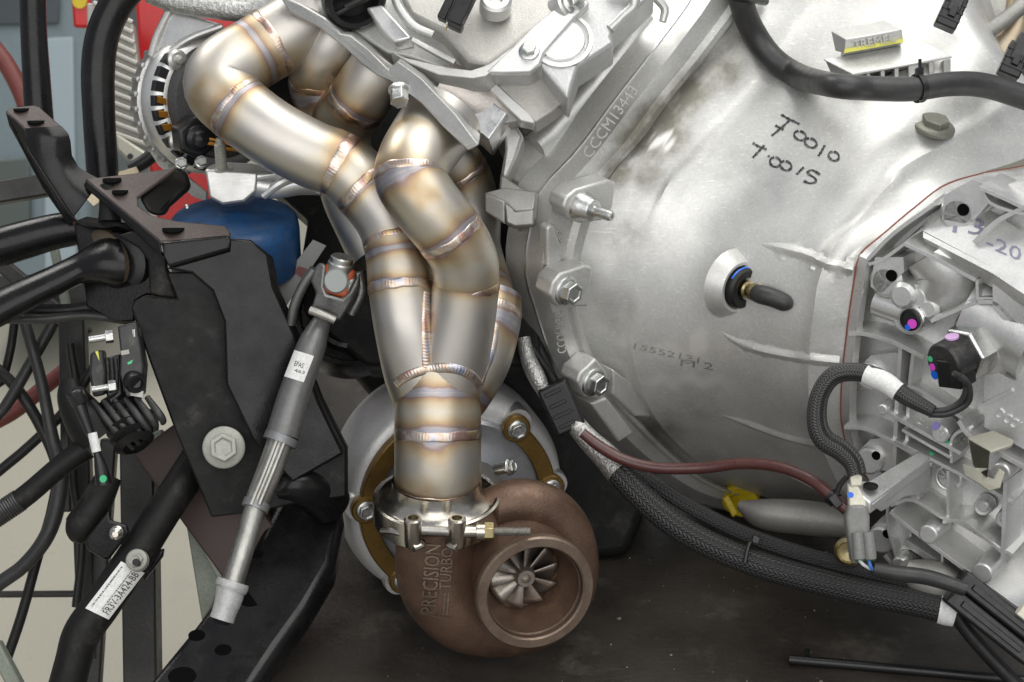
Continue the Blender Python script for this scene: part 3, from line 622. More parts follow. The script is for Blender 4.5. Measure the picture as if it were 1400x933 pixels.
# cast bracket arm that carries the connector
k = MB(); z1 = 105
top = [P(1157,660,z1), P(1166,655,z1-10), P(1186,658,z1-16), P(1258,616,z1-62), P(1272,626,z1-50), P(1192,686,z1+12), P(1190,688,z1+14)]
k.prism(top, -np.array((0, 0, 1)) * 18 * PX - FWD * 2 * PX); k.build('bracket_arm', ALU_GREY, trans, bevel=.0012)
k = MB(); k.prism([P(1191,690,z1+12), P(1272,628,z1-52), P(1272,672,z1-72), P(1236,680,z1-40), P(1205,700,z1-2)], FWD * 8 * PX); k.build('bracket_web', ALU_GREY, trans, bevel=.001)
k = MB(); k.lathe(P(1190, 668, z1 - 2), np.array((0, 0, 1.)), [(10*PX, .0025), (10*PX, .0018), (0, .0018)], 20); k.build('bracket_hole', BLACK, trans)
# gasket line
k = MB(); k.tube([(*(a + BN * 0), 1.3 * PX) for a in crom(A_, 40)], 80, 8, px=False); k.build('gasket', GASKET, trans)
# plug, lettering, marks
k = MB(); o = SP.at(1246, 437, 6); pax = unit(SP.n + RIGHT * -.15)
k.lathe(o, pax, [(19*PX,-20*PX),(19*PX,0),(17*PX,2*PX),(14*PX,2*PX)], 28); k.build('plug_ring', ALU_MACH, trans)
k = MB(); k.lathe(o, pax, [(15*PX,-4*PX),(15*PX,4*PX),(12*PX,5*PX),(11*PX,3*PX),(0,3*PX)], 28); k.build('round_plug', PLASTIC, trans)
def dot(x, y, r, surf, m, off=.0008, name='paint_mark', sx=1.0):
    if isinstance(surf, Plane): p_, nn = surf.at(x, y), surf.n
    else: p_, nn = hit(surf, x, y)
    k = MB(); k.lathe(p_ + nn * off, nn, [(0, .0002), (r * PX, .0002), (r * PX, -.0006)], 18); return k.build(name, m, trans)
pp = Plane(1246, 437, 0, 0, 0); pp.o = o + pax * 5.5 * PX; pp.n = pax
dot(1247, 443, 6.5, pp, PINK, 0); dot(1241, 448, 4, pp, BLUEM, .0001)
dot(1280, 583, 6, GB, VIOLM); dot(1296, 604, 4, GB, GREENM); dot(1274, 620, 3.5, GB, GREENM); dot(1263, 441, 4, GB, LILAC)
k = MB(); text_on(k, '13', 1302, 318, 1344, 322, 22, UPL, .0004, thick=False, up=(.15, -1)); text_on(k, '-20', 1348, 338, 1395, 358, 18, UPL, .0004, thick=False, up=(.15, -1)); k.build('marker_writing', mat('faded_marker', (.25, .25, .34), 0, .5), trans)
for a_ in (('DCC1', 1362, 568, 1392, 588, 13, SP, .0042), ('231 406', 1254, 578, 1290, 596, 7, GB, .0006), ('R2', 1308, 600, 1316, 608, 8, GB, .0006)):
    k = MB(); text_on(k, *a_); k.build('cast_lettering', ALU_GREY, trans)
# sump rim under the gearbox
k = MB(); k.tube([(1010,690,-190,6),(1040,702,-180,20),(1100,708,-170,24),(1170,716,-160,20)], 20, 24); k.build('lower_cover', ALU_DARK, trans)
k = MB(); k.lathe(P(1160, 755, 40), V(-.4, .2, .9), [(20*PX,-10*PX),(20*PX,0),(15*PX,3*PX),(13*PX,0),(0,-2*PX)], 24); k.build('seal_ring', BRASS, trans)
k = MB(); k.tube([(1236,772,40,8),(1256,788,30,26),(1284,800,24,32),(1316,812,24,24),(1330,818,24,6)], 30, 28); k.build('lower_casting', ALU_DARK, trans)

# ================================================================== REVERSE SWITCH + loom
sw = thing('gearbox_sensor', 'black round sensor with hexagon collar and coloured paint dots plugged into the gearbox side', 'sensor', SP.at(1345, 480, 0))
SWA = unit(V(-.80, .36, .50)); so = SP.at(1338, 472, 0)
k = MB(); k.lathe(so, SWA, [(52*PX,-34*PX),(48*PX,-6*PX),(38*PX,8*PX),(0,8*PX)], 36); k.build('switch_boss', ALU_GREY, sw)
def hexring(o, ax, r0, h0, h1, rot=.2):
    e1, e2, _ = frame(ax); R_ = lambda rr, h: [o + rr * (math.cos(rot + j * math.pi/3) * e1 + math.sin(rot + j * math.pi/3) * e2) + ax * h for j in range(6)]
    return [R_(.0001, h0), R_(r0, h0), R_(r0, h1 - 3*PX), R_(r0 * .92, h1), R_(.0001, h1)]
k = MB(); k.loft(hexring(so, SWA, 37*PX, 6*PX, 34*PX), True); k.build('hex_collar', STEEL, sw, bevel=.0006)
k = MB(); k.lathe(so, SWA, [(28*PX,30*PX),(28*PX,66*PX),(25*PX,70*PX),(0,70*PX)], 32); k.build('sensor_body', PLAST_D, sw, bevel=.0005)
fo = so + SWA * 70 * PX; sd = rot_dir(SWA, 0)
k = MB(); k.box(fo + V(.3, .5, .1) * 16 * PX - SWA * 14 * PX, V(.8, .1, .6) * 16 * PX, np.cross(SWA, V(.8, .1, .6)) * 20 * PX, SWA * 15 * PX); k.build('sensor_lock', PLASTIC, sw, bevel=.0012)
fpn = Plane(1290, 500, 0, 0, 0); fpn.o = fo; fpn.n = SWA
for x, y, r, m in ((1272, 491, 4, GREENM), (1275, 502, 5, PINK), (1278, 513, 6, BLUEM)):
    k = MB(); k.lathe(fpn.at(x, y) + SWA * .0004, SWA, [(0, 0), (r*PX, 0), (r*PX, -.0006)], 16); k.build('paint_mark', m, sw)
k = MB(); k.lathe(so + SWA * 48*PX + rot_dir(SWA, 0) * 0 + V(-.15, -.9, .3) * 30 * PX, V(-.2, -.85, .4), [(0, .0004), (9*PX, .0004), (9*PX, -.001)], 16); k.build('paint_mark', LILAC, sw)
for j, (dx, dy) in enumerate(((0, 0), (7, 5))):
    k = MB(); k.tube([(1304+dx,510+dy,180,4.5),(1321+dx*.5,522+dy,172,4.5),(1316+dx,546+dy,160,4.5),(1296,560+dy*1.2,150,4.5),(1270,562+dy,140,4.5)], 40, 10); k.build('sensor_wire', RUBBER_G, sw)
loom = thing('wiring_loom', 'fine braided black wiring loom with a white tape band looping across the gearbox', 'wiring', P(1180, 640, 80))
k = MB(); k.tube([(1276,563,146,9),(1240,543,132,12),(1206,519,118,13),(1172,509,104,13),(1140,514,96,13),(1121,540,92,13),(1117,575,90,14),(1126,600,92,15),(1150,616,98,15),(1166,632,104,14),(1172,650,108,13)], 120, 18); k.build('braided_sleeve', BRAID_F, loom)
k = MB(); k.tube([(1228,536,128,13.6),(1208,522,120,14.6),(1184,512,109,14)], 16, 20); k.build('tape_band', PAPER, loom)
con = thing('wire_connector', 'grey two pin connector on a cream clip under the gearbox bracket arm', 'connector', P(1178, 770, 120))
cz = 125
k = MB(); k.prism([P(1161,690,cz-6),P(1184,690,cz-6),P(1190,706,cz-4),P(1190,740,cz),P(1186,768,cz),P(1166,772,cz),P(1162,745,cz),P(1157,708,cz-4)], FWD * 26 * PX); k.build('connector_shell', GREYPL, con, bevel=.003, seg=3)
for dx in (0, 15):
    k = MB(); k.tube([(1172+dx*.95,728,cz+6,8),(1174+dx,750,cz+7,8.5),(1175+dx,764,cz+7,8.5)], 6, 16); k.build('connector_barrel', GREYPL, con)
    k = MB(); k.lathe(P(1175+dx,765,cz+7), V(0,1,.35), [(6.5*PX,.0005),(6.5*PX,.001),(0,.001)], 14); k.build('wire_seal', GREENM if False else mat('green_seal', (.10,.24,.12), 0, .5), con)
k = MB(); k.prism([P(1160,666,cz-14),P(1172,662,cz-14),P(1184,684,cz-10),P(1184,696,cz-8),P(1162,694,cz-8)], FWD * 16 * PX); k.build('cream_clip', WHITEPL, con, bevel=.001)
k = MB(); k.prism([P(1163,652,cz-10),P(1170,646,cz-12),P(1179,651,cz-12),P(1179,664,cz-12),P(1164,666,cz-10)], FWD * 12 * PX); k.build('clip_head', WHITEPL, con, bevel=.0012)
k = MB(); k.lathe(P(1163, 677, cz + 1), V(-.2, -.1, 1), [(0, .0004), (4*PX, .0004), (4*PX, -.0006)], 14); k.build('paint_mark', BLUEM, con)
k = MB(); k.tube([(1188,766,cz+6,2.4),(1190,774,cz+8,2.4),(1195,782,cz+2,2.2)], 8, 8); k.build('wire', WIRE_B, con)
k = MB(); k.tube([(1175,766,cz+6,2.4),(1180,772,cz+8,2.4),(1190,778,cz+2,2.2)], 8, 8); k.build('wire', WIRE_W, con)
k = MB(); k.tube([(1193,778,cz+2,9),(1225,784,cz,11),(1270,790,cz+4,11),(1320,806,cz+10,10)], 30, 16); k.build('taped_lead', RUBBER_G, con)
# cream plastic bracket hooked on the gearbox
br = thing('cream_bracket', 'cream coloured metal bracket hooked over the gearbox edge at the far right', 'bracket', SP.at(1360, 650, 30))
k = MB(); PB = Plane(1350, 600, 230, .7, .4)
k.prism([P(1323,598,124),P(1358,588,124),P(1386,602,150),P(1384,608,150),P(1354,618,150)], np.array((0, 0, -1)) * 5 * PX); k.build('bracket_top', CREAM, br, bevel=.001)
k = MB(); k.prism([P(1326,604,128),P(1352,618,150),P(1350,640,138),P(1334,640,128),P(1316,634,114),P(1318,650,110),P(1338,662,128),P(1352,672,140),P(1368,668,150),P(1374,646,156),P(1366,640,150),P(1358,655,144),P(1350,652,138),P(1342,646,132),P(1332,636,126)], FWD * 4 * PX); k.build('bracket_hook', CREAM, br, bevel=.0008)
# ================================================================== EXHAUST MANIFOLD
man = thing('exhaust_manifold', 'welded stainless exhaust manifold with heat coloured seams merging down onto the turbocharger', 'exhaust', P(599, 690, 0))
tubes = []
def pipe(path, welds, n=90, seg=40, name='primary_tube'):
    k = MB(); k.tube(path, n, seg, caps=False, welds=welds); k.build(name, TUBE, man, ang=60); tubes.append(k); return k
def ring_bead(k, x, y, wpx=11, tilt=None):
    """full bead round the tube nearest the bearing"""
    c = k.path[:, :3]; d = [abs((u - CAM) @ FWD) for u in c]
    scr = [((u - CAM) @ RIGHT / ((u - CAM) @ FWD) * FPX + 700, 466.5 - (u - CAM) @ UP / ((u - CAM) @ FWD) * FPX) for u in c]
    i = int(np.argmin([(a - x) ** 2 + (b_ - y) ** 2 for a, b_ in scr])); T = k.T[i]
    if tilt is not None: T = unit(T + np.asarray(tilt))
    m = MB(); ripple_bead(m, c[i], T, k.path[i, 3] - .0002, wpx); m.build('weld_bead', BEAD, man, ang=50)
# front primary (sweeps out of the flange, down into the collector)
t4 = pipe([(611,151,4,52),(598,171,14,53),(580,197,48,52),(565,222,84,50),(561,246,96,49),(583,280,98,48),(615,320,86,47),(634,354,70,46),(638,392,52,45.5)], [4, 6, 8])
ring_bead(t4, 560, 240); ring_bead(t4, 614, 322, 13); ring_bead(t4, 638, 389, 13)
# long outer primary
t1 = pipe([(432,16,-66,46),(402,40,-60,48),(350,72,-46,49),(308,98,-26,49),(300,122,-14,48),(330,152,-4,47),(374,184,4,46.5),(428,212,4,46),(468,228,4,46),(505,264,6,46),(532,302,14,45.5),(544,345,24,45),(548,394,32,45)], [2, 5, 8, 9, 11, 12])
t1m = t1
ring_bead(t1, 372, 60, 11); ring_bead(t1, 326, 149, 9); ring_bead(t1, 464, 227, 17); ring_bead(t1, 500, 258, 15); ring_bead(t1, 540, 330, 9); ring_bead(t1, 548, 391, 13)
t1.path
# two inner primaries that dive behind
t2 = pipe([(470,40,-56,36),(451,66,-64,37.5),(437,90,-80,37),(432,118,-100,37),(452,165,-118,36),(470,215,-120,38),(478,262,-110,40),(502,312,-80,42),(520,350,-70,42)], [3, 5])
ring_bead(t2, 432, 112, 12)
t3 = pipe([(530,80,-36,42),(511,107,-42,43),(489,138,-60,42.5),(466,172,-92,42),(470,215,-104,40)], [2, 3])
ring_bead(t3, 487, 142, 14)
t5 = pipe([(590,196,-70,40),(628,236,-100,40),(642,290,-120,42),(642,340,-110,43),(656,398,-74,45),(664,440,-34,46)], [1, 4, 5])
ring_bead(t5, 628, 236, 8)
# collector legs and outlet
lg1 = pipe([(547,384,30,44.8),(556,440,32,46),(574,500,16,52),(590,532,6,57)], [0, 3], 40, name='collector_leg')
lg2 = pipe([(638,384,55,45.8),(630,440,40,47),(616,500,20,52),(607,532,8,56)], [0, 3], 40, name='collector_leg')
lg3 = pipe([(668,405,-44,45),(664,440,-30,48),(648,490,-18,50),(625,530,-6,50),(610,556,0,46)], [0, 1, 3], 40, name='collector_leg')
ring_bead(lg3, 666, 428, 12)
out = pipe([(598.5,512,10,58.5),(598.5,540,12,59),(598.5,590,14,59.3),(598.5,640,9,59.5),(598.5,668,0,60)], [1, 2, 4], 60, 56, name='outlet_pipe')
ring_bead(out, 598, 592, 14); ring_bead(out, 598, 660, 8)
# heavy seams: crotch between legs, and the collector rim
cb = MB()
for q in (lg1, lg2, out, lg3): cb.add(np.vstack(q.v), q.f)
CB = cb.bvh(); 
k = MB(); seam_bead(k, CB, [(584,398),(583,430),(583,470),(584,506)], 14, 120, .0014); k.build('weld_bead', BEAD, man, ang=50)
k = MB(); seam_bead(k, CB, [(540,527),(552,517),(570,509),(586,505),(604,503),(628,506),(646,515),(657,529)], 15, 160, .0014); k.build('weld_bead', BEAD, man, ang=50)
k = MB(); seam_bead(k, CB, [(680,440),(676,470),(668,500),(658,528)], 10, 100, .001); k.build('weld_bead', BEAD, man, ang=50)
# head flange seen edge on
FL = [(398,2,-74),(430,18,-66),(462,52,-54),(490,84,-38),(520,100,-24),(545,125,-12),(590,150,8),(630,185,24),(652,206,36)]
fn = unit(V(.55, -.75, .25))
k = MB()
up_ = [(380,-8,0),(412,6,4),(444,24,10),(460,40,12),(466,46,20),(480,48,24),(506,70,34),(532,96,54),(544,84,72),(576,108,92),(622,156,108),(656,198,112),(640,207,110),(606,174,102),(576,142,88),(534,112,56),(516,104,38),(494,88,26),(470,64,12),(456,54,10),(436,38,6),(396,18,0)]
k.prism([P(x, y, z) for x, y, z in up_], FWD * 130 * PX + UP * 30 * PX); k.build('head_flange', ALU, man, bevel=.0016)
k = MB(); k.hexbolt(P(546, 124, 70), V(.05, .80, .55), 13 * PX, 22 * PX, 1.15, False); k.build('flange_bolt', STEEL, man, bevel=.0005)
for x, y in ((445,66),(494,94),(510,107)):
    k = MB(); k.lathe(P(x, y, -8 if x > 470 else -36), V(-.3, .3, .9), [(4.5*PX,-4*PX),(4.5*PX,0),(2*PX,3*PX),(0,3*PX)], 12); k.build('spot_weld', STEEL_D, man)
# polished V-band seat
VB = P(597, 682, 0); ZU = np.array((0, 0, 1.))
k = MB(); k.lathe(VB, ZU, [(60*PX,30*PX),(61*PX,16*PX),(66*PX,6*PX),(74*PX,0),(79*PX,-3*PX),(79*PX,-9*PX),(60*PX,-9*PX)], 64); k.build('band_seat', POLISH, man, ang=50)

# ================================================================== V-BAND CLAMP
cl = thing('band_clamp', 'shiny steel V band clamp round the turbocharger inlet with long bolt in front', 'clamp', VB - ZU * .02)
a0, a1 = math.radians(-63), math.radians(243)
hint_x = np.array((0, -1., 0))
def arc(prof, seg=80, aa=a0, ab=a1):
    # angle measured so that -90 deg faces the camera
    m = MB(); th = np.linspace(aa, ab, seg); d = np.stack([np.cos(th), np.sin(th), th * 0], 1)
    m.loft([[VB + d[j] * r + ZU * h for r, h in prof] for j in range(seg)]); return m
band = arc([(80*PX,5*PX),(84*PX,6*PX),(87*PX,4*PX),(87*PX,-30*PX),(84*PX,-33*PX),(83*PX,-30*PX),(83*PX,3*PX),(80*PX,5*PX)])
band.build('clamp_band', POLISH, cl, ang=40)
for xx, sgn in ((565, -1), (625, 1)):
    for dz in (0,):
        c = P(xx, 726, 80)
        k = MB(); k.lathe(c - ZU * 22 * PX, ZU, [(0,0),(11*PX,0),(12*PX,2*PX),(12*PX,40*PX),(10*PX,42*PX),(7*PX,42*PX),(7*PX,28*PX),(0,28*PX)], 24); k.build('trunnion', POLISH, cl)
    k = MB(); sx = -1 if xx == 565 else 1
    b0 = c + np.array((sx * -12 * PX, 0, 0))
    for zz in (-20,):
        pa = c + ZU * zz * PX
        k.tube([(*(pa + np.array((sx*0*PX, -12*PX, 0))), 5*PX), (*(pa + np.array((-sx*12*PX, 0, 0))), 5*PX), (*(pa + np.array((0, 14*PX, 0))), 5*PX), (*(pa + np.array((sx*24*PX, 22*PX, -4*PX if zz > 0 else 6*PX))), 6*PX), (*(pa + np.array((sx*44*PX, 34*PX, 0))), 5*PX)], 26, 10, px=False)
    k.build('band_loop', POLISH, cl)
ty = 727
k = MB(); k.tube([(*P(566,ty-3,78), 6.5*PX), (*P(600,ty-1,78), 6.5*PX), (*P(622,ty,78), 6.5*PX)], 6, 16, px=False); k.build('clamp_bolt', STEEL_D, cl)
k = MB(); k.lathe(P(626, ty, 78), RIGHT, [(10*PX,0),(9*PX,6*PX),(8*PX,24*PX),(12*PX,25*PX),(12*PX,36*PX),(8*PX,37*PX)], 20); k.build('bolt_spacer', POLISH, cl)
k = MB(); k.loft(hexring(P(662, ty, 78), RIGHT, 13*PX, 0, 13*PX), True); k.build('clamp_nut', BRASS, cl, bevel=.0004)
k = MB(); pr = []
for i in range(0, 50): pr.append(((6.3 if i % 2 else 5.2) * PX, (674 - 662 + i * 1.0) * PX))
k.lathe(P(662, ty, 78), RIGHT, pr + [(0, (674 - 662 + 50) * PX)], 16); k.build('bolt_thread', STEEL_D, cl, ang=20)

# ================================================================== TURBOCHARGER
TA = V(.27, .30, .90)
OC = P(733, 812, 44)
tb = thing('turbocharger', 'turbocharger with rusty brown turbine housing and silver compressor resting on the bench', 'turbocharger', np.array((OC[0] - .05, OC[1] + .05, 0)))
h_ = MB()
Cz = lambda x, y: -64 - (.27 * (x - 725) + .30 * (y - 790)) / .90
sp_ = [(597,700,58),(597,740,57),(598,782,57),(610,812,56),(640,838,55),(682,848,51),(728,843,47),(764,816,44),(778,775,41),(772,730,38),(748,700,36),(712,688,34),(680,694,31),(655,716,28)]
sp_w = []
for i, (x, y, r) in enumerate(sp_):
    z = Cz(x, y) if i > 3 else (Cz(x, y) * (i / 4) + (-.28 * (y - 690)) * (1 - i / 4)); sp_w.append((x, y, z, r))
h_.tube(sp_w, 110, 40)
# neck up to the band and the outlet barrel
h_.lathe(VB, ZU, [(60*PX,-62*PX),(60*PX,-30*PX),(68*PX,-16*PX),(78*PX,-12*PX),(79*PX,-10*PX),(60*PX,-10*PX)], 48)
h_.lathe(OC, TA, [(0,-150*PX),(104*PX,-150*PX),(104*PX,-128*PX),(98*PX,-108*PX),(86*PX,-92*PX),(77*PX,-76*PX),(72*PX,-56*PX),(70*PX,-36*PX),(71*PX,-24*PX),(75*PX,-18*PX)], 72)
HB = h_.bvh(); h_.build('turbine_housing', RUST, tb, ang=60)
k = MB(); k.lathe(OC, TA, [(74*PX,-20*PX),(80*PX,-18*PX),(82*PX,-14*PX),(82*PX,-3*PX),(80*PX,0),(69*PX,0),(67*PX,-2*PX),(66.5*PX,-8*PX),(64*PX,-12*PX)], 72); k.build('outlet_flange', RUST_L, tb, ang=30)
k = MB(); k.lathe(OC, TA, [(66*PX,-5*PX),(64*PX,-30*PX),(58*PX,-52*PX),(52*PX,-66*PX),(51*PX,-100*PX)], 64); k.build('outlet_bore', RUST, tb, ang=60)
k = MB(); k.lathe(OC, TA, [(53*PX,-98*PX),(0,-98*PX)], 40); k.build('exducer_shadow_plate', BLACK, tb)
wc = OC - TA * 62 * PX
tw = MB(); tw.lathe(wc, TA, [(24*PX,-34*PX),(20*PX,-12*PX),(15*PX,0),(14*PX,12*PX),(12*PX,15*PX),(7*PX,15*PX),(6*PX,11*PX),(5*PX,6*PX),(0,6*PX)], 30); whl = tw.build('turbine_hub', WHEEL, tb)
for j in range(10):
    a = j * 2 * math.pi / 10 + .25; rows = []
    for i in range(7):
        r = (11 + 38.5 * i / 6) * PX; tw_ = 1.35 - .35 * (i / 6)
        ln = 30 * PX; rr = []
        for t in np.linspace(0, 1, 5):
            ang = a - tw_ * (t - .0) * 1.0; rr.append(wc + rot_dir(TA, ang) * r + TA * (4*PX - t * ln))
        rows.append(rr)
    k = MB(); k.loft(rows); 
    o = k.build('turbine_blade', WHEEL, tb, ang=60, recalc=False); sm_ = o.modifiers.new('thick', 'SOLIDIFY'); sm_.thickness = .0014; sm_.offset = 0
# cast logo on the scroll, reading upwards
k = MB(); text_on(k, 'PRECISION', 596, 838, 603, 744, 20, HB, .0026, up=(-1, -.07), bold=.012); text_on(k, 'TURBO', 615, 806, 618, 748, 15, HB, .0026, up=(-1, -.07), bold=.012)
for dx in (10, 15): 
    ribbon(k, HB, [(596 + dx, 840), (598 + dx, 810)], 2, .0009)
ribbon(k, HB, [(577,838),(596,842),(616,845)], 2.4, .001); k.build('cast_logo', RUST_L, tb)
# centre section, clamp ring, compressor
CC = P(628, 690, -190)
k = MB(); k.lathe(OC - TA * 140 * PX - V(1, .6, 0) * 0, TA, [(88*PX,-26*PX),(96*PX,-22*PX),(96*PX,2*PX),(88*PX,6*PX)], 56); k.build('turbine_band', STEEL_D, tb)
k = MB(); cpt = P(690, 640, -55); k.lathe(cpt, V(.8, -.2, .5), [(0,-14*PX),(9*PX,-14*PX),(9*PX,14*PX),(6*PX,15*PX),(0,12*PX)], 18); k.hexbolt(cpt + V(.8, -.2, .5) * 8 * PX, V(.8, -.2, .5), 9 * PX); k.build('band_trunnion', STEEL, tb)
c0 = OC - TA * 150 * PX; k = MB(); k.tube([(*c0, 70*PX), (*(c0 * .5 + CC * .5), 60*PX), (*(CC + TA * 6 * PX), 75*PX)], 14, 40, px=False); k.build('bearing_housing', ALU_DARK, tb)
k = MB(); k.lathe(CC, TA, [(0,2*PX),(70*PX,2*PX),(76*PX,-2*PX),(118*PX,-6*PX),(126*PX,-4*PX),(131*PX,-8*PX),(134*PX,-40*PX)], 96); k.build('back_plate', mat('spun_back_plate', (.62, .63, .66), .9, .38, .4, 14, (.38, .39, .41), .08, .0001, 900), tb, ang=40)
k = MB(); k.lathe(CC, TA, [(128*PX,-16*PX),(146*PX,-14*PX),(158*PX,-18*PX),(165*PX,-26*PX),(171*PX,-50*PX),(172*PX,-120*PX),(160*PX,-160*PX),(80*PX,-180*PX)], 96); k.build('compressor_housing', mat('cast_compressor', (.74, .74, .73), .35, .42, .4, 18, (.5, .5, .49), .1, .0003, 600), tb, ang=50)
e1, e2, _ = frame(TA)
def comp_ang(x, y):
    pl = Plane(0, 0, 0, 0, 0); pl.o = CC; pl.n = TA; q = pl.at(x, y) - CC; return math.atan2(q @ e2, q @ e1)
def band_arc(pts):
    aa = np.unwrap([comp_ang(x, y) for x, y in pts]); m = MB(); th = np.interp(np.linspace(0, len(aa) - 1, 60), range(len(aa)), aa)
    pr = [(123*PX,-5*PX),(123*PX,1*PX),(124*PX,3*PX),(147*PX,3*PX),(149*PX,1*PX),(149*PX,-14*PX)]
    m.loft([[CC + (math.cos(t) * e1 + math.sin(t) * e2) * r + TA * h for r, h in pr] for t in th]); return m.build('retaining_band', GOLD, tb, ang=40)
band_arc([(600,548),(540,590),(490,660),(485,740),(510,800),(545,830)])
band_arc([(718,560),(750,590),(772,640),(778,690),(770,740)])
for x, y in ((491,697),(720,567),(541,806),(768,664)):
    a = comp_ang(x, y); d = math.cos(a) * e1 + math.sin(a) * e2; o = CC + d * 141 * PX
    k = MB(); k.lathe(o, TA, [(21*PX,-6*PX),(21*PX,3*PX),(19*PX,5*PX),(0,5*PX)], 24); k.build('band_ear', GOLD, tb)
    k = MB(); k.hexbolt(o + TA * 5 * PX, TA, 12 * PX, 12 * PX, 1.25); k.build('compressor_bolt', STEEL, tb, bevel=.0004)
    k = MB(); k.lathe(o - TA * 20 * PX + d * 8 * PX, TA, [(20*PX,-40*PX),(22*PX,0),(20*PX,13*PX),(0,13*PX)], 20); k.build('bolt_lug', ALU_GREY, tb)

# ================================================================== ENGINE
en = thing('engine', 'silver engine block and cylinder head above the exhaust manifold', 'engine', P(720, 230, -80))
def slab(name, pts, z, th=60, ax=0.0, ay=0.0, m=ALU, bev=.0025, par=None, ref=None, dirv=None):
    """faceted casting: outline at photo bearings on a tilted plane, swept back"""
    x, y = ref or np.mean(pts, 0); pl = Plane(x, y, z, ax, ay); k = MB(); k.prism(pl.poly(pts), -pl.n * th * PX if dirv is None else np.asarray(dirv) * th * PX)
    o = k.build(name, m, par if par is not None else en, bevel=bev); return pl
# valley cover region
slab('cylinder_head', [(430,-40),(840,-40),(790,20),(700,62),(664,102),(640,106),(560,78),(530,72),(480,40)], -30, 140, .05, .35, ALU, .002)
slab('cover_shelf', [(536,-30),(800,-30),(756,22),(668,88),(640,82),(604,42),(560,20)], -2, 60, .06, .55, mat('pale_cast_cover', (.56, .55, .51), .6, .45, .6, 15, (.36, .35, .31), .1, .0003, 600), .004)
slab('cover_lip', [(534,70),(552,78),(610,92),(644,96),(662,90),(700,58),(810,-30),(822,-30),(716,62),(664,104),(646,107),(600,102),(560,86)], 16, 50, .05, .5, ALU, .002)
slab('rocker_web', [(500,10),(522,6),(560,48),(564,52),(540,58),(520,40)], -6, 30, .1, .3, ALU_GREY, .002)
k = MB(); k.tube([(540,-6,12,7),(548,14,12,7),(566,36,14,6.5),(592,48,14,6)], 24, 12); k.build('cast_bead', ALU, en)
k = MB(); k.tube([(564,54,8,5),(592,70,10,5),(622,86,14,5)], 14, 10); k.build('cast_bead', ALU, en)
# water pump style cover with core plug
PLF = slab('front_cover', [(664,100),(708,56),(800,-30),(860,-30),(896,-14),(870,12),(840,36),(834,50),(840,58),(790,90),(776,135),(738,88),(724,98),(690,98)], 10, 60, .06, .45, mat('pale_front_cover', (.56, .565, .56), .65, .4, .5, 14, (.40, .40, .385), .1, .0002, 600), .003)
slab('front_bracket', [(664,98),(716,48),(794,-20),(806,6),(786,24),(744,72),(738,88),(724,98),(690,99)], 20, 12, .06, .45, ALU_GREY, .002)
k = MB(); n_ = PLF.n; o = PLF.at(768, 56)
k.lathe(o, n_, [(44*PX,-2*PX),(43*PX,3*PX),(38*PX,5*PX),(35*PX,0),(33*PX,-1*PX),(31*PX,3*PX),(0,3*PX)], 48); k.build('core_plug', ALU_MACH, en)
k = MB(); k.hexbolt(PLF.at(724, 76) + n_ * 10 * PX, n_, 10 * PX, 13 * PX, 1.45, False); k.build('cover_bolt', STEEL, en, bevel=.0004)
o = PLF.at(782, 8) + n_ * 6 * PX; ax = unit(n_ + RIGHT * .9)
k = MB(); k.hexbolt(o, ax, 15 * PX, 14 * PX, 1.3, False); k.lathe(o, ax, [(7*PX,10*PX),(7*PX,36*PX),(5*PX,40*PX),(0,40*PX)], 16); k.build('cover_stud', STEEL, en, bevel=.0004)
k = MB(); k.lathe(o - ax * 3*PX, ax, [(24*PX,-20*PX),(24*PX,0),(20*PX,2*PX),(0,2*PX)], 24); k.build('stud_boss', ALU, en)
k = MB(); k.lathe(P(678, 0, 20), V(.05, -.5, .85), [(22*PX,-20*PX),(22*PX,0),(18*PX,3*PX),(10*PX,3*PX),(8*PX,-4*PX),(0,-4*PX)], 30); k.build('bolt_boss', ALU, en)
# bell-side block face
slab('block_rear', [(690,98),(724,98),(738,88),(776,135),(790,92),(850,40),(872,8),(905,-30),(960,-30),(905,60),(843,138),(793,206),(745,262),(720,232),(690,178),(664,120)], -150, 100, -.1, .25, ALU_GREY, .003)
slab('side_panel', [(664,102),(690,98),(724,98),(738,88),(776,136),(756,152),(732,168),(664,106)], -8, 40, .02, .3, mat('sand_cast_side', (.47, .455, .42), .6, .5, .6, 20, (.32, .305, .28), .1, .0004, 500), .003)
slab('side_edge', [(650,104),(664,100),(734,164),(730,170),(712,166)], 0, 30, .02, .2, ALU, .0015)
slab('side_under', [(640,112),(652,106),(712,166),(700,168),(690,170)], -12, 40, .0, .1, ALU_DARK, .001)
slab('port_flange', [(634,160),(664,132),(694,155),(668,192)], 2, 60, .1, .3, ALU_MACH, .0015)
k = MB(); k.tube([(600,118,-30,40),(640,138,-34,40),(690,160,-50,38)], 16, 28); k.build('exhaust_port', mat('pale_port_casting', (.6, .56, .52), .7, .4, .5, 20, (.45, .4, .36), .1, .0003, 500), en)
slab('block_lug', [(688,170),(704,168),(716,186),(706,214),(692,244),(684,240),(690,205)], -44, 50, .1, .2, ALU, .004)
slab('lug_body', [(702,168),(764,184),(756,222),(745,258),(738,304),(724,266),(690,246),(700,214),(712,186)], -84, 60, .1, .25, ALU_DARK, .008)  # shade of the recess put into the colour with the darker aluminium
k = MB(); k.tube([(728,206,-96,22),(752,186,-116,28),(786,146,-130,28),(838,84,-142,28),(880,24,-150,28)], 30, 24); k.build('block_roll', ALU, en)
slab('black_void_side', [(350,120),(430,60),(560,70),(680,150),(735,300),(740,500),(500,500),(400,420),(420,300),(352,240)], -230, 80, .1, .3, BLACK_M, .004)  # added black mass standing in for the shaded void behind the tubes
slab('lower_web', [(684,236),(700,248),(722,262),(736,262),(732,300),(706,300),(682,265)], -30, 80, .1, .3, ALU_DARK, .002)
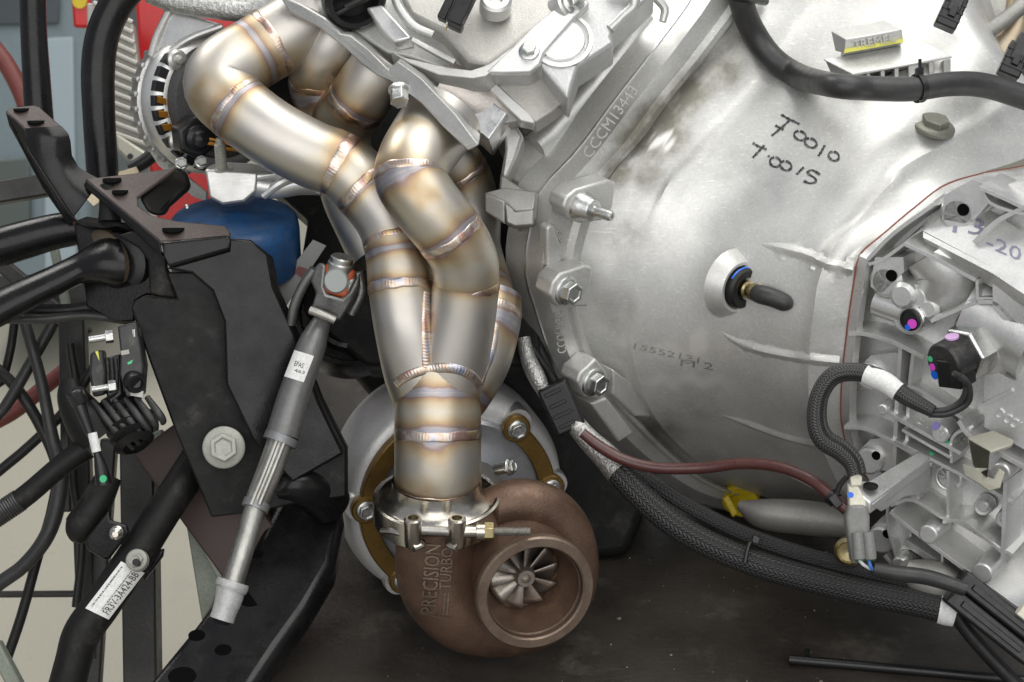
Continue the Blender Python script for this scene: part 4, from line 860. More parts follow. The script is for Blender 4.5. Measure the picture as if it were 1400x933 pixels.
slab('step_block', [(662,263),(690,275),(690,307),(662,290)], -10, 50, .3, 0, ALU_DARK, .0015); slab('step_block', [(690,278),(704,288),(730,286),(730,308),(704,310),(692,305)], -4, 50, 0, 0, ALU_DARK, .0015); slab('step_block', [(662,263),(690,256),(734,262),(730,286),(704,288),(690,276)], -14, 30, 0, .8, ALU_DARK, .0015)
k = MB(); k.tube([(884,-14,-60,6),(908,10,-66,6),(906,30,-66,5)], 10, 10); k.build('cast_bead', ALU, en)
k = MB(); k.tube([(838,-30,6,9),(868,2,0,8),(850,24,2,7),(834,40,4,7)], 16, 12); k.build('cast_bead', ALU, en)
pl = Plane(800, 110, -20, .05, .4)
k = MB(); text_on(k, '715/2021/2', 786, 118, 822, 74, 8, pl, .001, up=(-.7,-.6)); k.build('cast_lettering', ALU, en)
# head end above the flange
slab('head_end', [(360,-40),(460,-40),(540,30),(560,72),(520,66),(470,22),(400,2)], -58, 60, .1, .2, ALU_MACH, .002)
k = MB(); k.lathe(P(486, 0, -6), V(.35, .5, .8), [(44*PX,-40*PX),(44*PX,0),(40*PX,4*PX),(33*PX,4*PX),(31*PX,-20*PX),(0,-20*PX)], 36); k.build('spark_plug_well', PLASTIC, en)
k = MB(); k.lathe(P(486, 0, -8), V(.35, .5, .8), [(50*PX,-40*PX),(50*PX,-14*PX),(46*PX,-10*PX),(40*PX,-10*PX)], 36); k.build('well_collar', ALU_MACH, en)
for x, y, rr in ((485,4,14),(478,-12,10),(470,14,9)):
    k = MB(); k.tube([(x-12,y+6,-10,rr*.5),(x,y,-8,rr*.5),(x+16,y-9,-8,rr*.5)], 8, 12); k.build('coil_boot', RUBBER, en)
# upper right bank behind the gearbox
slab('far_cover', [(1262,-20),(1420,-20),(1420,90),(1340,66),(1300,40)], -260, 60, .0, .4, ALU_DARK, .003)
k = MB(); k.tube([(1420,-10,-150,11),(1370,30,-150,11),(1318,64,-160,10)], 12, 16); k.build('coolant_pipe', ALU_DARK, en)
k = MB(); k.tube([(1395,-30,-170,14),(1390,30,-180,20),(1370,70,-190,28),(1362,92,-200,26)], 20, 20); k.build('far_exhaust', mat('tan_pipe', (.45, .36, .24), .8, .4, .5, 30, (.6, .55, .48)), en)
# ================================================================== helpers for loose things
def zof(p): return (D0 - (np.asarray(p) - CAM) @ FWD) / PX
def onz(bv, x, y, lift=0, dflt=0):
    p_, n_ = hit(bv, x, y); return (zof(p_) if p_ is not None else dflt) + lift
def part(name, m, par, fn, **kw):
    k = MB(); fn(k); return k.build(name, m, par, **kw)
def solo(name, m, label, cat, path, group=None, n=60, seg=18, **kw):
    k = MB(); k.tube(path, n, seg); return tag(k.build(name, m, None, **kw), label, cat, group)
def plate(name, pts, m, par, th=8, bev=.0012, d=None, seg=2):
    """pressed sheet: outline of (x,y,z) points, th px thick"""
    k = MB(); k.prism([P(*q) for q in pts], (FWD if d is None else np.asarray(d)) * th * PX); return k.build(name, m, par, bevel=bev, seg=seg)
# ================================================================== black prism added for the dark void behind the manifold; pulley
k = MB(); k.prism([P(470,250,-300),P(700,250,-260),P(860,420,-300),P(900,660,-330),P(860,760,-330),P(700,780,-330),P(520,560,-330),P(400,420,-340)], FWD * 260 * PX); k.build('black_void_backing', BLACK_M, en, bevel=.01, seg=3)
k = MB(); o = P(478, 428, -190); ax = V(.1, -.3, .95)
k.lathe(o, ax, [(84*PX,-60*PX),(84*PX,-8*PX),(80*PX,0),(74*PX,0),(70*PX,-8*PX),(58*PX,-10*PX),(54*PX,0),(48*PX,2*PX),(44*PX,-6*PX),(0,-8*PX)], 60); k.build('pulley', BLACK, en)
# ================================================================== SUBFRAME
sf = thing('subframe', 'black pressed steel subframe with tall tower and holed rail at the left of the bench', 'subframe', P(330, 880, -60) * np.array((1, 1, 0)))
plate('tower_plate', [(178,420,2),(184,411,2),(198,404,2),(241,408,4),(226,372,8),(262,372,8),(312,345,12),(345,335,2),(370,350,-10),(378,392,-16),(404,450,-30),(440,545,-44),(474,612,-60),(474,680,-64),(400,690,-40),(352,700,-24),(288,708,-14),(284,696,-12),(240,592,-4),(206,500,-2)], BLACK_M, sf, 26, .002)
plate('tower_gusset', [(226,367,14),(312,342,22),(313,326,22),(342,328,16),(366,347,4),(374,392,0),(402,455,-14),(436,550,-30),(470,620,-46),(400,660,-24),(345,600,-2),(309,525,8),(306,440,12),(290,398,14),(262,374,14)], BLACK, sf, 16, .002)
plate('tower_lip', [(219,330,30),(313,321,28),(315,328,32),(314,343,30),(230,367,32),(224,350,34)], BLACK, sf, 12, .004, seg=3)
# top flange with slots
TF = [(116,244,-50),(170,238,-58),(242,229,-70),(188,268,-30),(190,282,-16),(208,294,-6),(246,302,0),(308,308,6),(316,318,16),(313,324,24),(219,331,28)]
k = MB(); k.prism([P(*q) for q in TF], -ZU * 7 * PX); k.build('top_flange', BROWNB, sf, bevel=.0016)
plate('flange_edge', [(116,245,-48),(219,331,30),(221,350,28),(212,344,22),(160,294,-12),(117,258,-46)], BLACK, sf, 6, .001)
plate('flange_pocket', [(188,268,-44),(238,228,-90),(252,233,-92),(260,256,-86),(244,270,-76),(230,282,-66),(222,296,-50),(202,292,-40)], BLACK_M, sf, 24, .01, seg=4)
k = MB(); k.tube([(148,256,-52,14),(150,280,-44,14),(150,304,-40,16)], 6, 20); k.build('flange_post', BLACK_M, sf)
for x, y, z, rr in ((153,246,-47,13),(164,262,-33,11),(237,313,12,15)):
    part('slot', HOLE, sf, lambda k: k.lathe(P(x, y, z) , ZU, [(rr*PX,-.001),(rr*PX,.0004),(0,.0004)], 24))
plate('crossing_bracket', [(100,303,-40),(118,296,-44),(180,306,-20),(212,310,-4),(216,330,0),(160,312,-16),(140,312,-30),(112,310,-36)], BLACK_M, sf, 30, .002)
plate('bushing_frame', [(100,304,-60),(112,300,-60),(142,316,-56),(200,318,-50),(228,372,-40),(240,408,-36),(200,404,-30),(186,412,-26),(184,440,-30),(158,442,-40),(118,420,-60)], BLACK, sf, 30, .002)
plate('inner_web', [(160,322,-4),(186,314,0),(228,350,10),(228,372,12),(240,408,8),(204,402,6),(202,356,4),(190,340,2)], BLACK_M, sf, 10, .002)
# left horn
k = MB(); k.prism([P(*q) for q in [(7,152,-70),(16,146,-74),(46,143,-80),(54,146,-80),(84,172,-54),(82,176,-50),(34,177,-46)]], -ZU * 6 * PX); k.build('horn_top', BROWNB, sf, bevel=.0015)
k = MB(); rows = []
for (xa, ya, za, xb, yb, zb_) in [(34,176,-45,83,172,-52),(36,186,-40,92,182,-46),(38,200,-40,95,192,-48),(44,222,-44,97,212,-56),(58,246,-46,106,228,-64),(78,272,-46,122,238,-66),(100,296,-46,138,246,-66)]:
    rows.append([P(xa + (xb - xa) * t, ya + (yb - ya) * t, za + (zb_ - za) * t + 10 * math.sin(math.pi * t)) for t in np.linspace(0, 1, 8)])
k.loft(rows); k.loft([[p_ + FWD * 6 * PX for p_ in r_] for r_ in rows]); k.build('horn_web', BLACK, sf, ang=50)
plate('horn_side', [(7,152,-70),(34,177,-44),(40,205,-40),(96,292,-42),(106,302,-44),(92,306,-48),(58,258,-52),(30,205,-60),(12,172,-68)], BLACK, sf, 5, .001)
for x, y, z, rr in ((29,149,-74,11),(49,166,-58,12)): part('slot', HOLE, sf, lambda k: k.lathe(P(x, y, z), ZU, [(rr*PX,-.001),(rr*PX,.0004),(0,.0004)], 24))
# lower rail with holes
zr = lambda x, y: -36 + (y - 800) * .80
rl = [(190,945),(262,858),(342,752),(374,692),(364,664),(400,650),(440,648),(464,660),(470,706),(456,772),(420,832),(382,885),(342,945)]
RN = Plane(330, 800, zr(330, 800), 0, .80).n
k = MB(); k.prism([P(x, y, zr(x, y)) for x, y in rl], -ZU * 44 * PX + FWD * 4 * PX); k.build('lower_rail', BLACK, sf, bevel=.008, seg=4)
k = MB(); k.tube([(452,690,-110,30),(430,668,-80,34),(400,664,-50,26),(376,672,-40,12)], 20, 24); k.build('rail_end', BLACK, sf)
for x, y, rr in ((269,869,11),(305,889,11),(249,925,18),(343,819,17),(396,751,10),(352,758,8)):
    
    k = MB(); o_ = P(x, y, zr(x, y)); sy_ = unit(np.cross(RN, RIGHT)); ring_ = [o_ + RN * .0005 + (RIGHT * math.cos(t) * 1.05 + sy_ * math.sin(t) * .8) * rr * PX for t in np.linspace(0, 2 * np.pi, 24, endpoint=False)]
    k.prism(ring_, -RN * .0015); k.build('rail_hole', HOLE, sf)
# big flange bolt on the tower
bo = P(306, 612, 4); bax = V(.12, -.06, .99)
k = MB(); k.lathe(bo, bax, [(29*PX,-.003),(29*PX,3*PX),(26*PX,5*PX),(0,6*PX)], 36); k.hexbolt(bo + bax * 4 * PX, bax, 20 * PX, 17 * PX, .9, True, rot=.55); k.build('flange_bolt', BOLTG, sf, bevel=.0006)
# ================================================================== lower frame: sway bar with bar code label
sb = thing('sway_bar', 'black bent bar carrying a white bar code label at lower left', 'bar', P(105, 870, 20))
SBP = [(290,598,-90,24),(256,650,-52,24),(222,702,-10,24),(180,768,14,25),(140,826,26,26),(112,866,34,26),(100,905,38,25),(86,960,42,26)]
k = MB(); k.tube(SBP, 70, 24); k.build('bar', BLACK_M, sb)
SBB = k.bvh()
lab = MB(); A0, A1, A2, A3 = (117, 832), (166, 768), (197, 783), (148, 847)
rows = []
for i in range(9):
    t = i / 8; r_ = []
    for j in range(9):
        s_ = j / 8; x = (A0[0]*(1-t)+A1[0]*t)*(1-s_) + (A3[0]*(1-t)+A2[0]*t)*s_; y = (A0[1]*(1-t)+A1[1]*t)*(1-s_) + (A3[1]*(1-t)+A2[1]*t)*s_
        hp_, hn_ = hit(SBB, x, y); r_.append(hp_ + hn_ * .0006 if hp_ is not None else P(x, y, 36 - 20 * t))
    rows.append(r_)
lab.loft(rows); LBV = lab.bvh(); lo = lab.build('barcode_label', PAPER, sb)
k = MB(); ts = 0.05; rr_ = random.Random(3)
def lp(t, s_): return ((A0[0]*(1-t)+A1[0]*t)*(1-s_) + (A3[0]*(1-t)+A2[0]*t)*s_, (A0[1]*(1-t)+A1[1]*t)*(1-s_) + (A3[1]*(1-t)+A2[1]*t)*s_)
t = .08
while t < .9:
    w_ = rr_.choice((.008, .008, .016, .024)); q = [lp(t, .12), lp(t + w_, .12), lp(t + w_, .58), lp(t, .58)]
    q3 = [hit(LBV, x, y) for x, y in q]
    if all(h[0] is not None for h in q3): k.add([h[0] + h[1] * .0003 for h in q3], [(0, 1, 2, 3)])
    t += w_ + rr_.choice((.008, .010, .018))
xa, ya = lp(.07, .90); xb, yb = lp(.93, .90); text_on(k, 'FR3V-3A424-BB', xa, ya, xb, yb, 10, LBV, .0003, thick=False, up=(-.88, -.47)); k.build('label_print', INK, sb)['kind'] = 'stuff'
k = MB(); na = V(-.1, -.25, .95); k.lathe(P(187,766,44), na, [(15*PX,-8*PX),(15*PX,2*PX),(13*PX,4*PX),(0,4*PX)], 24); k.hexbolt(P(187,767,46), na, 10*PX, 9*PX, .9); k.build('flange_nut', BOLTG, sb, bevel=.0004)
k = MB(); k.lathe(P(188,770,54), na, [(5*PX,0),(5*PX,8*PX),(0,8*PX)], 12); k.build('stud_end', RUBBER, sb)
plate('backing_tab', [(188,764,0),(224,750,0),(222,762,0),(196,796,4)], BLACK, sb, 12, .002)
plate('link_bracket', [(115,738,36),(148,698,36),(152,712,36),(174,718,34),(176,730,34),(150,764,30),(142,766,30),(118,752,34)], BLACK, sb, 8, .003, seg=3)
k = MB(); k.lathe(P(160,727,36), V(.1,.05,.9), [(9*PX,0),(9*PX,6*PX),(5*PX,9*PX),(8*PX,14*PX),(8*PX,20*PX),(4*PX,24*PX),(0,24*PX)], 20); k.build('ball_stud', POLISH, sb)
# ================================================================== mounts
bm = thing('engine_mount', 'blue domed engine mount sitting in the black tower', 'mount', P(322, 420, -90))
mo = P(319, 294, -84)
k = MB(); k.lathe(mo, ZU, [(88*PX,-84*PX),(92*PX,-78*PX),(92*PX,-22*PX),(90.5*PX,-10*PX),(85*PX,-3*PX),(74*PX,1*PX),(50*PX,3*PX),(0,4*PX)], 56); k.build('mount_body', BLUE, bm, ang=60)
k = MB(); k.lathe(P(256, 284, -50), ZU, [(4*PX,0),(3*PX,4*PX),(0,5*PX)], 12); k.build('rivet', STEEL, bm)
ab = thing('mount_bracket', 'cast aluminium bracket with upright threaded stud on the blue mount', 'bracket', P(312, 275, -40))
k = MB(); k.prism([P(279,232,-46),P(284,228,-62),P(300,220,-76),P(345,222,-76),P(430,240,-70),P(440,262,-66),P(396,238,-52),P(376,236,-46),P(352,240,-44)], -ZU * 10 * PX); 
k.prism([P(280,232,-44),P(352,236,-42),P(350,262,-46),P(334,276,-48),P(304,280,-48),P(286,270,-46)], FWD * 44 * PX); k.build('bracket_block', ALU, ab, bevel=.0022, seg=3)
k = MB(); k.tube([(345,252,-66,18),(375,256,-70,16),(410,250,-74,17),(450,248,-80,20)], 16, 20); k.tube([(360,268,-62,6),(384,250,-54,7),(410,240,-60,7)], 12, 10); k.build('bracket_arm', ALU_GREY, ab)
k = MB(); st = P(303, 232, -56); pr = [(15*PX,0),(15*PX,2*PX),(9*PX,2*PX)]
for i in range(0, 30): pr.append(((8.2 if i % 2 else 7.0) * PX, (3 + i * 1.15) * PX))
pr += [(6*PX, 38*PX), (6*PX, 43*PX), (4*PX, 46*PX), (0, 46*PX)]; k.lathe(st, ZU, pr, 18); k.build('threaded_stud', BOLTG, ab, ang=20)
# ================================================================== ALTERNATOR
al = thing('alternator', 'silver alternator with copper windings showing through its slots behind the outer exhaust tube', 'alternator', P(290, 220, -190))
AA = V(.60, .10, .78); ao = P(302, 138, -180)
def alt(name, m, pr, seg=72, **kw): k = MB(); k.lathe(ao, AA, [(r*.92*PX, h*PX) for r, h in pr], seg, **kw); return k.build(name, m, al, ang=35)
alt('drive_housing', ALU, [(60,-90),(112,-84),(117,-70),(117,-54),(108,-50)])
alt('stator_ring', ALU_DARK, [(106,-58),(110,-56),(110,-42),(106,-40)])
alt('slip_housing', ALU_GREY, [(108,-44),(118,-40),(118,-26),(112,-12),(104,-6),(92,-4),(90,-14)])
alt('end_cover', mat('dark_end_cover', (.10, .10, .10), .3, .4, .5, 30, (.06, .06, .06)), [(92,-14),(90,2),(84,10),(50,14),(0,14)])
alt('winding_pack', mat('dark_winding', (.05, .035, .02), .3, .5), [(104,-40),(106,-24),(103,-8),(96,-5)])
ae1, ae2, _ = frame(AA)
def adir(a): return math.cos(a) * ae1 + math.sin(a) * ae2
def aang(x, y): pl = Plane(0,0,0,0,0); pl.o = ao; pl.n = AA; q = pl.at(x, y) - ao; return math.atan2(q @ ae2, q @ ae1)
base_a = aang(205, 150)
for i in range(-4, 6):
    d = adir(base_a + .1 + i * .21); e = np.cross(AA, d)
    k = MB(); k.box(ao + d * 94 * PX - AA * 11 * PX, d * 11 * PX, e * 7.6 * PX, AA * 6 * PX); k.build('vent_slot', INK, al, bevel=.0004)
    if -2 < i < 4:
        k = MB()
        for q in (-3.6, -1.2, 1.2, 3.6): k.tube([(*(ao + d * 100 * PX - AA * 4.4 * PX + e * (q - 2) * PX), 1.4*PX), (*(ao + d * 86 * PX - AA * 4.4 * PX + e * (q + 2) * PX), 1.4*PX)], 4, 8, px=False)
        k.build('copper_winding', COPPER, al)['kind'] = 'stuff'
for i in range(-6, 7):
    d = adir(base_a + i * .2); k = MB(); k.lathe(ao + d * 108 * PX - AA * 62 * PX, AA, [(4.5*PX,-8*PX),(4.5*PX,8*PX),(0,9*PX)], 10); k.build('housing_lug', ALU, al)
for x, y in ((243,82),(232,205)):
    d = adir(aang(x, y)); k = MB(); k.lathe(ao + d * 90 * PX - AA * 14 * PX, AA, [(13*PX,-30*PX),(15*PX,14*PX),(11*PX,17*PX),(7*PX,17*PX),(6*PX,22*PX),(0,23*PX)], 20); k.build('through_bolt', ALU, al)
for x, y, z in ((248,224,-120),(275,222,-118)): part('hex_nut', STEEL, al, lambda k: k.hexbolt(P(x, y, z), V(.2,-.2,.9), 8*PX, 9*PX, 1.2))
k = MB(); k.prism([P(226,6,-150),P(262,20,-145),P(306,34,-140),P(268,48,-140),P(240,62,-142),P(218,84,-150),P(203,76,-160)], FWD * 50 * PX); k.build('mount_ear', ALU_GREY, al, bevel=.003)
k = MB(); k.tube([(232,12,-146,5),(214,50,-150,5),(206,76,-154,5)], 12, 10); k.tube([(304,36,-136,5),(262,52,-136,5),(228,74,-144,5)], 12, 10); k.build('ear_rib', ALU, al)
ac = V(.45, .2, .85)
k = MB(); k.loft(hexring(P(268,188,-112), ac, 31*PX, -30*PX, 8*PX, .5), True); k.build('connector_body', PLASTIC, al, bevel=.002)
k = MB(); k.lathe(P(268,188,-112), ac, [(20*PX,6*PX),(18*PX,16*PX),(12*PX,20*PX),(10*PX,30*PX),(0,32*PX)], 24); k.build('connector_boot', PLASTIC, al)
for j in range(3): part('lead_wire', (WIRE_O, RUBBER, WIRE_O)[j], al, lambda k: k.tube([(274,190+3*j,-92,3),(290,192+2*j,-96,3),(306,196+3*j,-110,3),(330,206,-130,3)], 14, 8))
part('alternator_bracket', WHITEPL if False else mat('white_bracket', (.62, .63, .60), .3, .5, .4, 30, (.48, .48, .45)), al, lambda k: k.prism([P(193,190,-260),P(200,188,-260),P(232,222,-240),P(282,262,-210),P(282,276,-210),P(262,268,-216),P(216,226,-250)], FWD * 20 * PX), bevel=.001)
# foil wrapped hose above
fo_ = solo('foil_hose', FOIL, 'silver foil wrapped hose running above the alternator', 'hose', [(205,-10,-140,15),(240,2,-136,16),(290,10,-128,16),(340,14,-120,15),(400,-6,-110,15)])
# ================================================================== STEERING SHAFT
ss = thing('steering_shaft', 'steering shaft with silver universal joint leaning against the black subframe', 'shaft', P(305, 848, 60))
ps = lambda q: q
k = MB(); k.tube([(448,425,0,11),(440,440,2,13),(432,458,6,17),(425,476,10,20),(402,540,24,21.5),(386,596,36,23)], 50, 28); k.build('upper_tube', SHAFT_G, ss); SSB = k.bvh()
k = MB(); k.tube([(386,596,36,24),(382,606,38,24)], 4, 28); k.build('tube_collar', SHAFT_L, ss)
k = MB(); k.tube([(388,590,36,18),(370,640,48,17.5),(350,690,58,17)], 20, 24); k.build('mid_tube', SPLINE, ss)
for dx in (-6, 5): part('spline_rib', SPLINE, ss, lambda k: k.tube([(386+dx,598,54,4),(368+dx,644,65,4),(349+dx,690,74,4)], 14, 10))
k = MB(); k.tube([(352,686,57,19),(348,696,60,19)], 4, 24); k.build('tube_collar', SHAFT_L, ss)
k = MB(); k.tube([(350,692,58,15),(334,746,70,15),(318,798,80,15)], 20, 24); k.build('lower_shaft', SPLINE, ss)
k = MB(); k.tube([(319,795,80,22),(317,801,81,23),(315,806,82,22)], 6, 28); k.tube([(316,803,82,20),(313,818,84,19),(307,836,87,17),(303,848,89,17)], 14, 24); k.build('shaft_end', mat('pale_grey_sleeve', (.48, .48, .47), .3, .45, .4, 60, (.38, .38, .37)), ss)
part('end_bore', INK, ss, lambda k: k.lathe(P(303,848,89), V(-.25,.8,.5), [(12*PX,.0008),(12*PX,.0012),(0,.0012)], 20))
# shipping label on the tube
k = MB(); rows = []
for t in np.linspace(0, 1, 7): rows.append([(lambda p_: p_[0] + p_[1] * .0004 if p_[0] is not None else P(410,500,40))(hit(SSB, 405 + 26*s_ - 14*t - 2 , 479 + 8*s_ + 36*t)) for s_ in np.linspace(0, 1, 9)])
k.loft(rows); LB2 = k.bvh(); k.build('paper_label', PAPER, ss)
k = MB(); text_on(k, 'EPAS', 402, 500, 414, 504, 7, LB2, .0002, thick=False); text_on(k, '463', 402, 508, 416, 512, 4, LB2, .0002, thick=False); k.build('label_print', INK, ss)['kind'] = 'stuff'
# universal joint
k = MB(); k.prism([P(437,358,20),P(446,362,22),P(443,392,26),P(447,402,28),P(468,408,28),P(478,398,24),P(492,372,16),P(492,392,14),P(476,420,18),P(466,436,18),P(456,440,18),P(424,428,18),P(426,420,18),P(432,400,20),P(424,384,18),P(430,366,18)], FWD * 16 * PX); k.build('lower_yoke', YOKE, ss, bevel=.0025, seg=3)
k = MB(); k.tube([(424,424,26,6),(440,430,28,6),(458,438,26,6)], 12, 12); k.build('yoke_rim', STEEL_D, ss)
k = MB(); k.tube([(430,368,12,7),(414,392,4,7),(402,420,-6,7),(398,444,-14,6)], 20, 12); k.tube([(490,372,4,7),(494,400,-2,7),(480,430,-8,6)], 16, 12); k.build('upper_yoke', YOKE, ss)
uc = P(460, 384, 20); uax = V(-.05, .1, .95)
k = MB(); k.box(uc - uax * 8 * PX, V(.96, .26, 0) * 21 * PX, V(-.26, .96, .1) * 21 * PX, uax * 9 * PX); k.build('seal_block', ORANGE, ss, bevel=.004, seg=3)
k = MB(); k.lathe(uc, uax, [(17*PX,-6*PX),(17*PX,5*PX),(15*PX,7*PX),(0,7*PX)], 30); k.build('bearing_cap', mat('grey_cap', (.30, .32, .31), .5, .45), ss)
k = MB(); k.lathe(P(466,362,12), V(.22,-.9,.35), [(18*PX,-12*PX),(18*PX,2*PX),(16*PX,4*PX),(16*PX,10*PX),(14*PX,12*PX),(0,12*PX)], 28); k.build('bearing_cap', STEEL, ss)
k = MB(); k.lathe(P(481,392,8), V(.8,.3,.3), [(14*PX,-8*PX),(14*PX,4*PX),(0,5*PX)], 22); k.build('bearing_cap', STEEL, ss)
k = MB(); yp = Plane(450, 415, 28.6, .1, .1); yp.n = -FWD; ribbon(k, None, [(450,408),(448,421)], 2, .0005, at=yp); ribbon(k, None, [(443,418),(448,422),(456,421)], 2, .0005, at=yp); k.build('paint_arrow', INK, ss)['kind'] = 'stuff'
k = MB(); k.prism([P(372,400,-90),P(428,328,-90),P(446,336,-90),P(390,420,-90)], FWD * 4 * PX); k.build('hang_tag', mat('grey_tag', (.22, .22, .21), 0, .5), ss)
k = MB(); k.prism([P(402,372,-88),P(408,364,-88),P(420,368,-88),P(412,380,-88)], FWD * 2 * PX); k.build('tag_stripe', mat('dark_red_print', (.14,.02,.02), 0, .5), ss)
# ================================================================== suspension arms, left
ca = thing('control_arm', 'black forged control arm ending in a tan rubber bushing', 'arm', P(60, 420, -30))
k = MB(); k.tube([(-30,436,-10,31),(20,410,-20,29),(70,386,-30,26),(108,368,-38,26),(134,360,-40,36),(150,358,-44,45),(158,358,-48,46)], 44, 28, flat=.75); k.build('arm', BLACK, ca)
bx = V(-.62, .12, .78); bc = P(146, 362, -64)
k = MB(); k.lathe(P(160, 361, -40), V(-.30, .08, .95), [(46*PX,-26*PX),(47*PX,-6*PX),(44*PX,0),(36*PX,3*PX),(14*PX,4*PX),(12*PX,1*PX),(0,1*PX)], 40); k.build('arm_hub', BLACK, ca)
k = MB(); k.lathe(bc, bx, [(50*PX,-20*PX),(52*PX,0),(50*PX,10*PX),(44*PX,14*PX),(30*PX,16*PX),(0,16*PX)], 40); k.build('bushing', mat('tan_rubber', (.095, .072, .047), 0, .6, .5, 40, (.055, .045, .034)), ca)
k = MB(); k.lathe(bc, bx, [(52*PX,-46*PX),(56*PX,-30*PX),(55*PX,-12*PX),(50*PX,-8*PX)], 40); k.build('bushing_shell', BLACK, ca)
solo('upper_arm_tube', BLACK, 'thick black painted tube crossing the left edge above the control arm', 'tube', [(-40,350,-80,27),(20,332,-82,27),(70,318,-86,25),(104,312,-90,24)])
solo('brake_line', RUBBER_G, 'lower of two slim black lines behind the control arm', 'line', [(-20,436,-60,7),(60,436,-60,7),(120,432,-58,6),(184,440,-50,6)], 'slim black lines below the control arm')
solo('brake_line', RUBBER, 'upper of two slim black lines behind the control arm', 'line', [(-20,420,-70,7),(80,424,-72,8),(130,420,-70,8),(190,424,-60,7)], 'slim black lines below the control arm')
# steering gear: sensor housing, ribbed boot, tie rod
sg = thing('steering_gear', 'black steering gear housing with studs, paint dots and a ribbed boot', 'steering gear', P(160, 560, 10))
k = MB(); k.prism([P(160,446,24),P(186,440,22),P(192,470,22),P(197,500,22),P(194,540,24),P(172,544,28),P(163,512,28),P(164,480,26)], FWD * 30 * PX); k.build('housing', PLAST_D, sg, bevel=.002, seg=3)
k = MB(); k.prism([P(122,482,30),P(140,478,30),P(144,510,30),P(142,540,30),P(126,544,28),P(121,510,28)], FWD * 26 * PX); k.build('motor_cap', PLAST_D, sg, bevel=.003, seg=3)
k = MB(); k.prism([P(142,490,16),P(164,484,16),P(168,540,16),P(150,556,16),P(142,530,16)], FWD * 20 * PX); k.build('housing_neck', PLASTIC, sg, bevel=.002)
for x in (146, 152, 158): part('cooling_rib', PLAST_D, sg, lambda k: k.tube([(x,490,20,2),(x+2,512,21,2),(x+1,534,20,2)], 6, 8))
for y, xx in ((464, 122), (532, 126)):
    k = MB(); k.tube([(xx,y+1,30,5),(xx+24,y-3,26,5)], 4, 14); k.build('stud', STEEL, sg)
    k = MB(); k.loft(hexring(P(xx+24,y-3,26), V(.96,-.1,-.2), 9*PX, -2*PX, 9*PX), True); k.build('stud_nut', STEEL, sg, bevel=.0004)
part('bolt_head', STEEL, sg, lambda k: k.loft(hexring(P(184,456,14), V(.9,-.1,.4), 10*PX, -2*PX, 6*PX), True), bevel=.0004)
k = MB(); k.lathe(P(186,524,30), V(.5,.3,.8), [(14*PX,-14*PX),(15*PX,0),(13*PX,4*PX),(9*PX,4*PX),(8*PX,-4*PX),(0,-4*PX)], 24); k.build('plug_socket', PLASTIC, sg)
part('paint_mark', YELM, sg, lambda k: k.prism([P(130,481,30.6),P(134,480,30.6),P(136,494,30.6)], FWD * 1 * PX)); part('paint_mark', GREENM, sg, lambda k: k.prism([P(174,496,26),P(182,492,26),P(180,497,26),P(175,499,26)], FWD * 2 * PX))
part('small_sticker', mat('grey_sticker', (.42,.41,.36),0,.6), sg, lambda k: k.prism([P(165,480,26.5),P(176,478,26.5),P(177,484,26.5),P(166,486,26.5)], FWD * 1 * PX)); part('data_label', mat('grey_sticker_pale', (.5,.49,.45),0,.6), sg, lambda k: k.prism([P(174,532,26.8),P(196,535,26),P(195,544,26),P(174,540,26.8)], FWD * 2 * PX))
k = MB(); pr = []
b0, b1 = P(182, 548, -6), P(140, 640, 4); bd = unit(b1 - b0)
k = MB()
for i in range(13): pr.append(((34 if i % 2 else 24) * PX - i * .5 * PX, i * 6.4 * PX))
k.lathe(P(160, 548, -14), V(.42, .80, .42), pr, 36); k.build('ribbed_boot', RUBBER, sg, ang=70)
for j in range(6):
    part('boot_rib', RUBBER_G, sg, lambda k: k.tube([(126+15*j,548-j*1.0,16,4),(146+14*j,574-j*2,24,5.5),(168+11*j,600-j*5,20,5),(182+8*j,614-j*7,10,3)], 16, 12))
k = MB(); k.tube([(135,598,0,32),(118,575,4,30),(100,545,6,22),(96,520,4,14)], 16, 24); k.build('gear_end', BLACK_M, sg)
ab2 = thing('link_arm', 'black plastic link with green painted tip and white tag above the bar code bar', 'link', P(130, 640, 40))
k = MB(); k.tube([(104,540,50,9),(110,558,50,9),(122,590,50,6),(132,618,50,5),(138,640,48,9),(142,662,46,11)], 40, 16); k.build('link_rod', PLASTIC, ab2)
k = MB(); k.loft(hexring(P(104,540,52), V(-.3,-.8,.3), 13*PX, -14*PX, 8*PX), True); k.build('link_head', PLASTIC, ab2, bevel=.002)
part('white_tag', PAPER, ab2, lambda k: k.tube([(126,592,52,6.5),(132,618,52,6.5)], 4, 14)); part('paint_mark', GREENM, ab2, lambda k: k.lathe(P(141,655,58), V(-.3,0,1), [(0,.0004),(5*PX,.0004),(5*PX,-.001)], 14))
k = MB(); k.tube([(150,650,0,18),(130,690,6,22),(108,722,10,22),(100,728,8,16)], 20, 20); k.build('lower_knuckle', BLACK_M, ab2)
tr = thing('tie_rod', 'black threaded tie rod running off the left edge', 'rod', P(40, 670, 20))
k = MB(); k.tube([(-30,722,26,15),(30,682,20,15),(80,640,12,15),(118,612,6,17)], 30, 18); k.build('rod', BLACK_M, tr)
k = MB(); pr = []
for i in range(26): pr.append(((16.4 if i % 2 else 15.2) * PX, i * 1.8 * PX))
k.lathe(P(-12, 710, 24.5), unit(P(30, 682, 20) - P(-12, 710, 24.5)), pr, 18); k.build('thread', RUBBER_G, tr, ang=20)
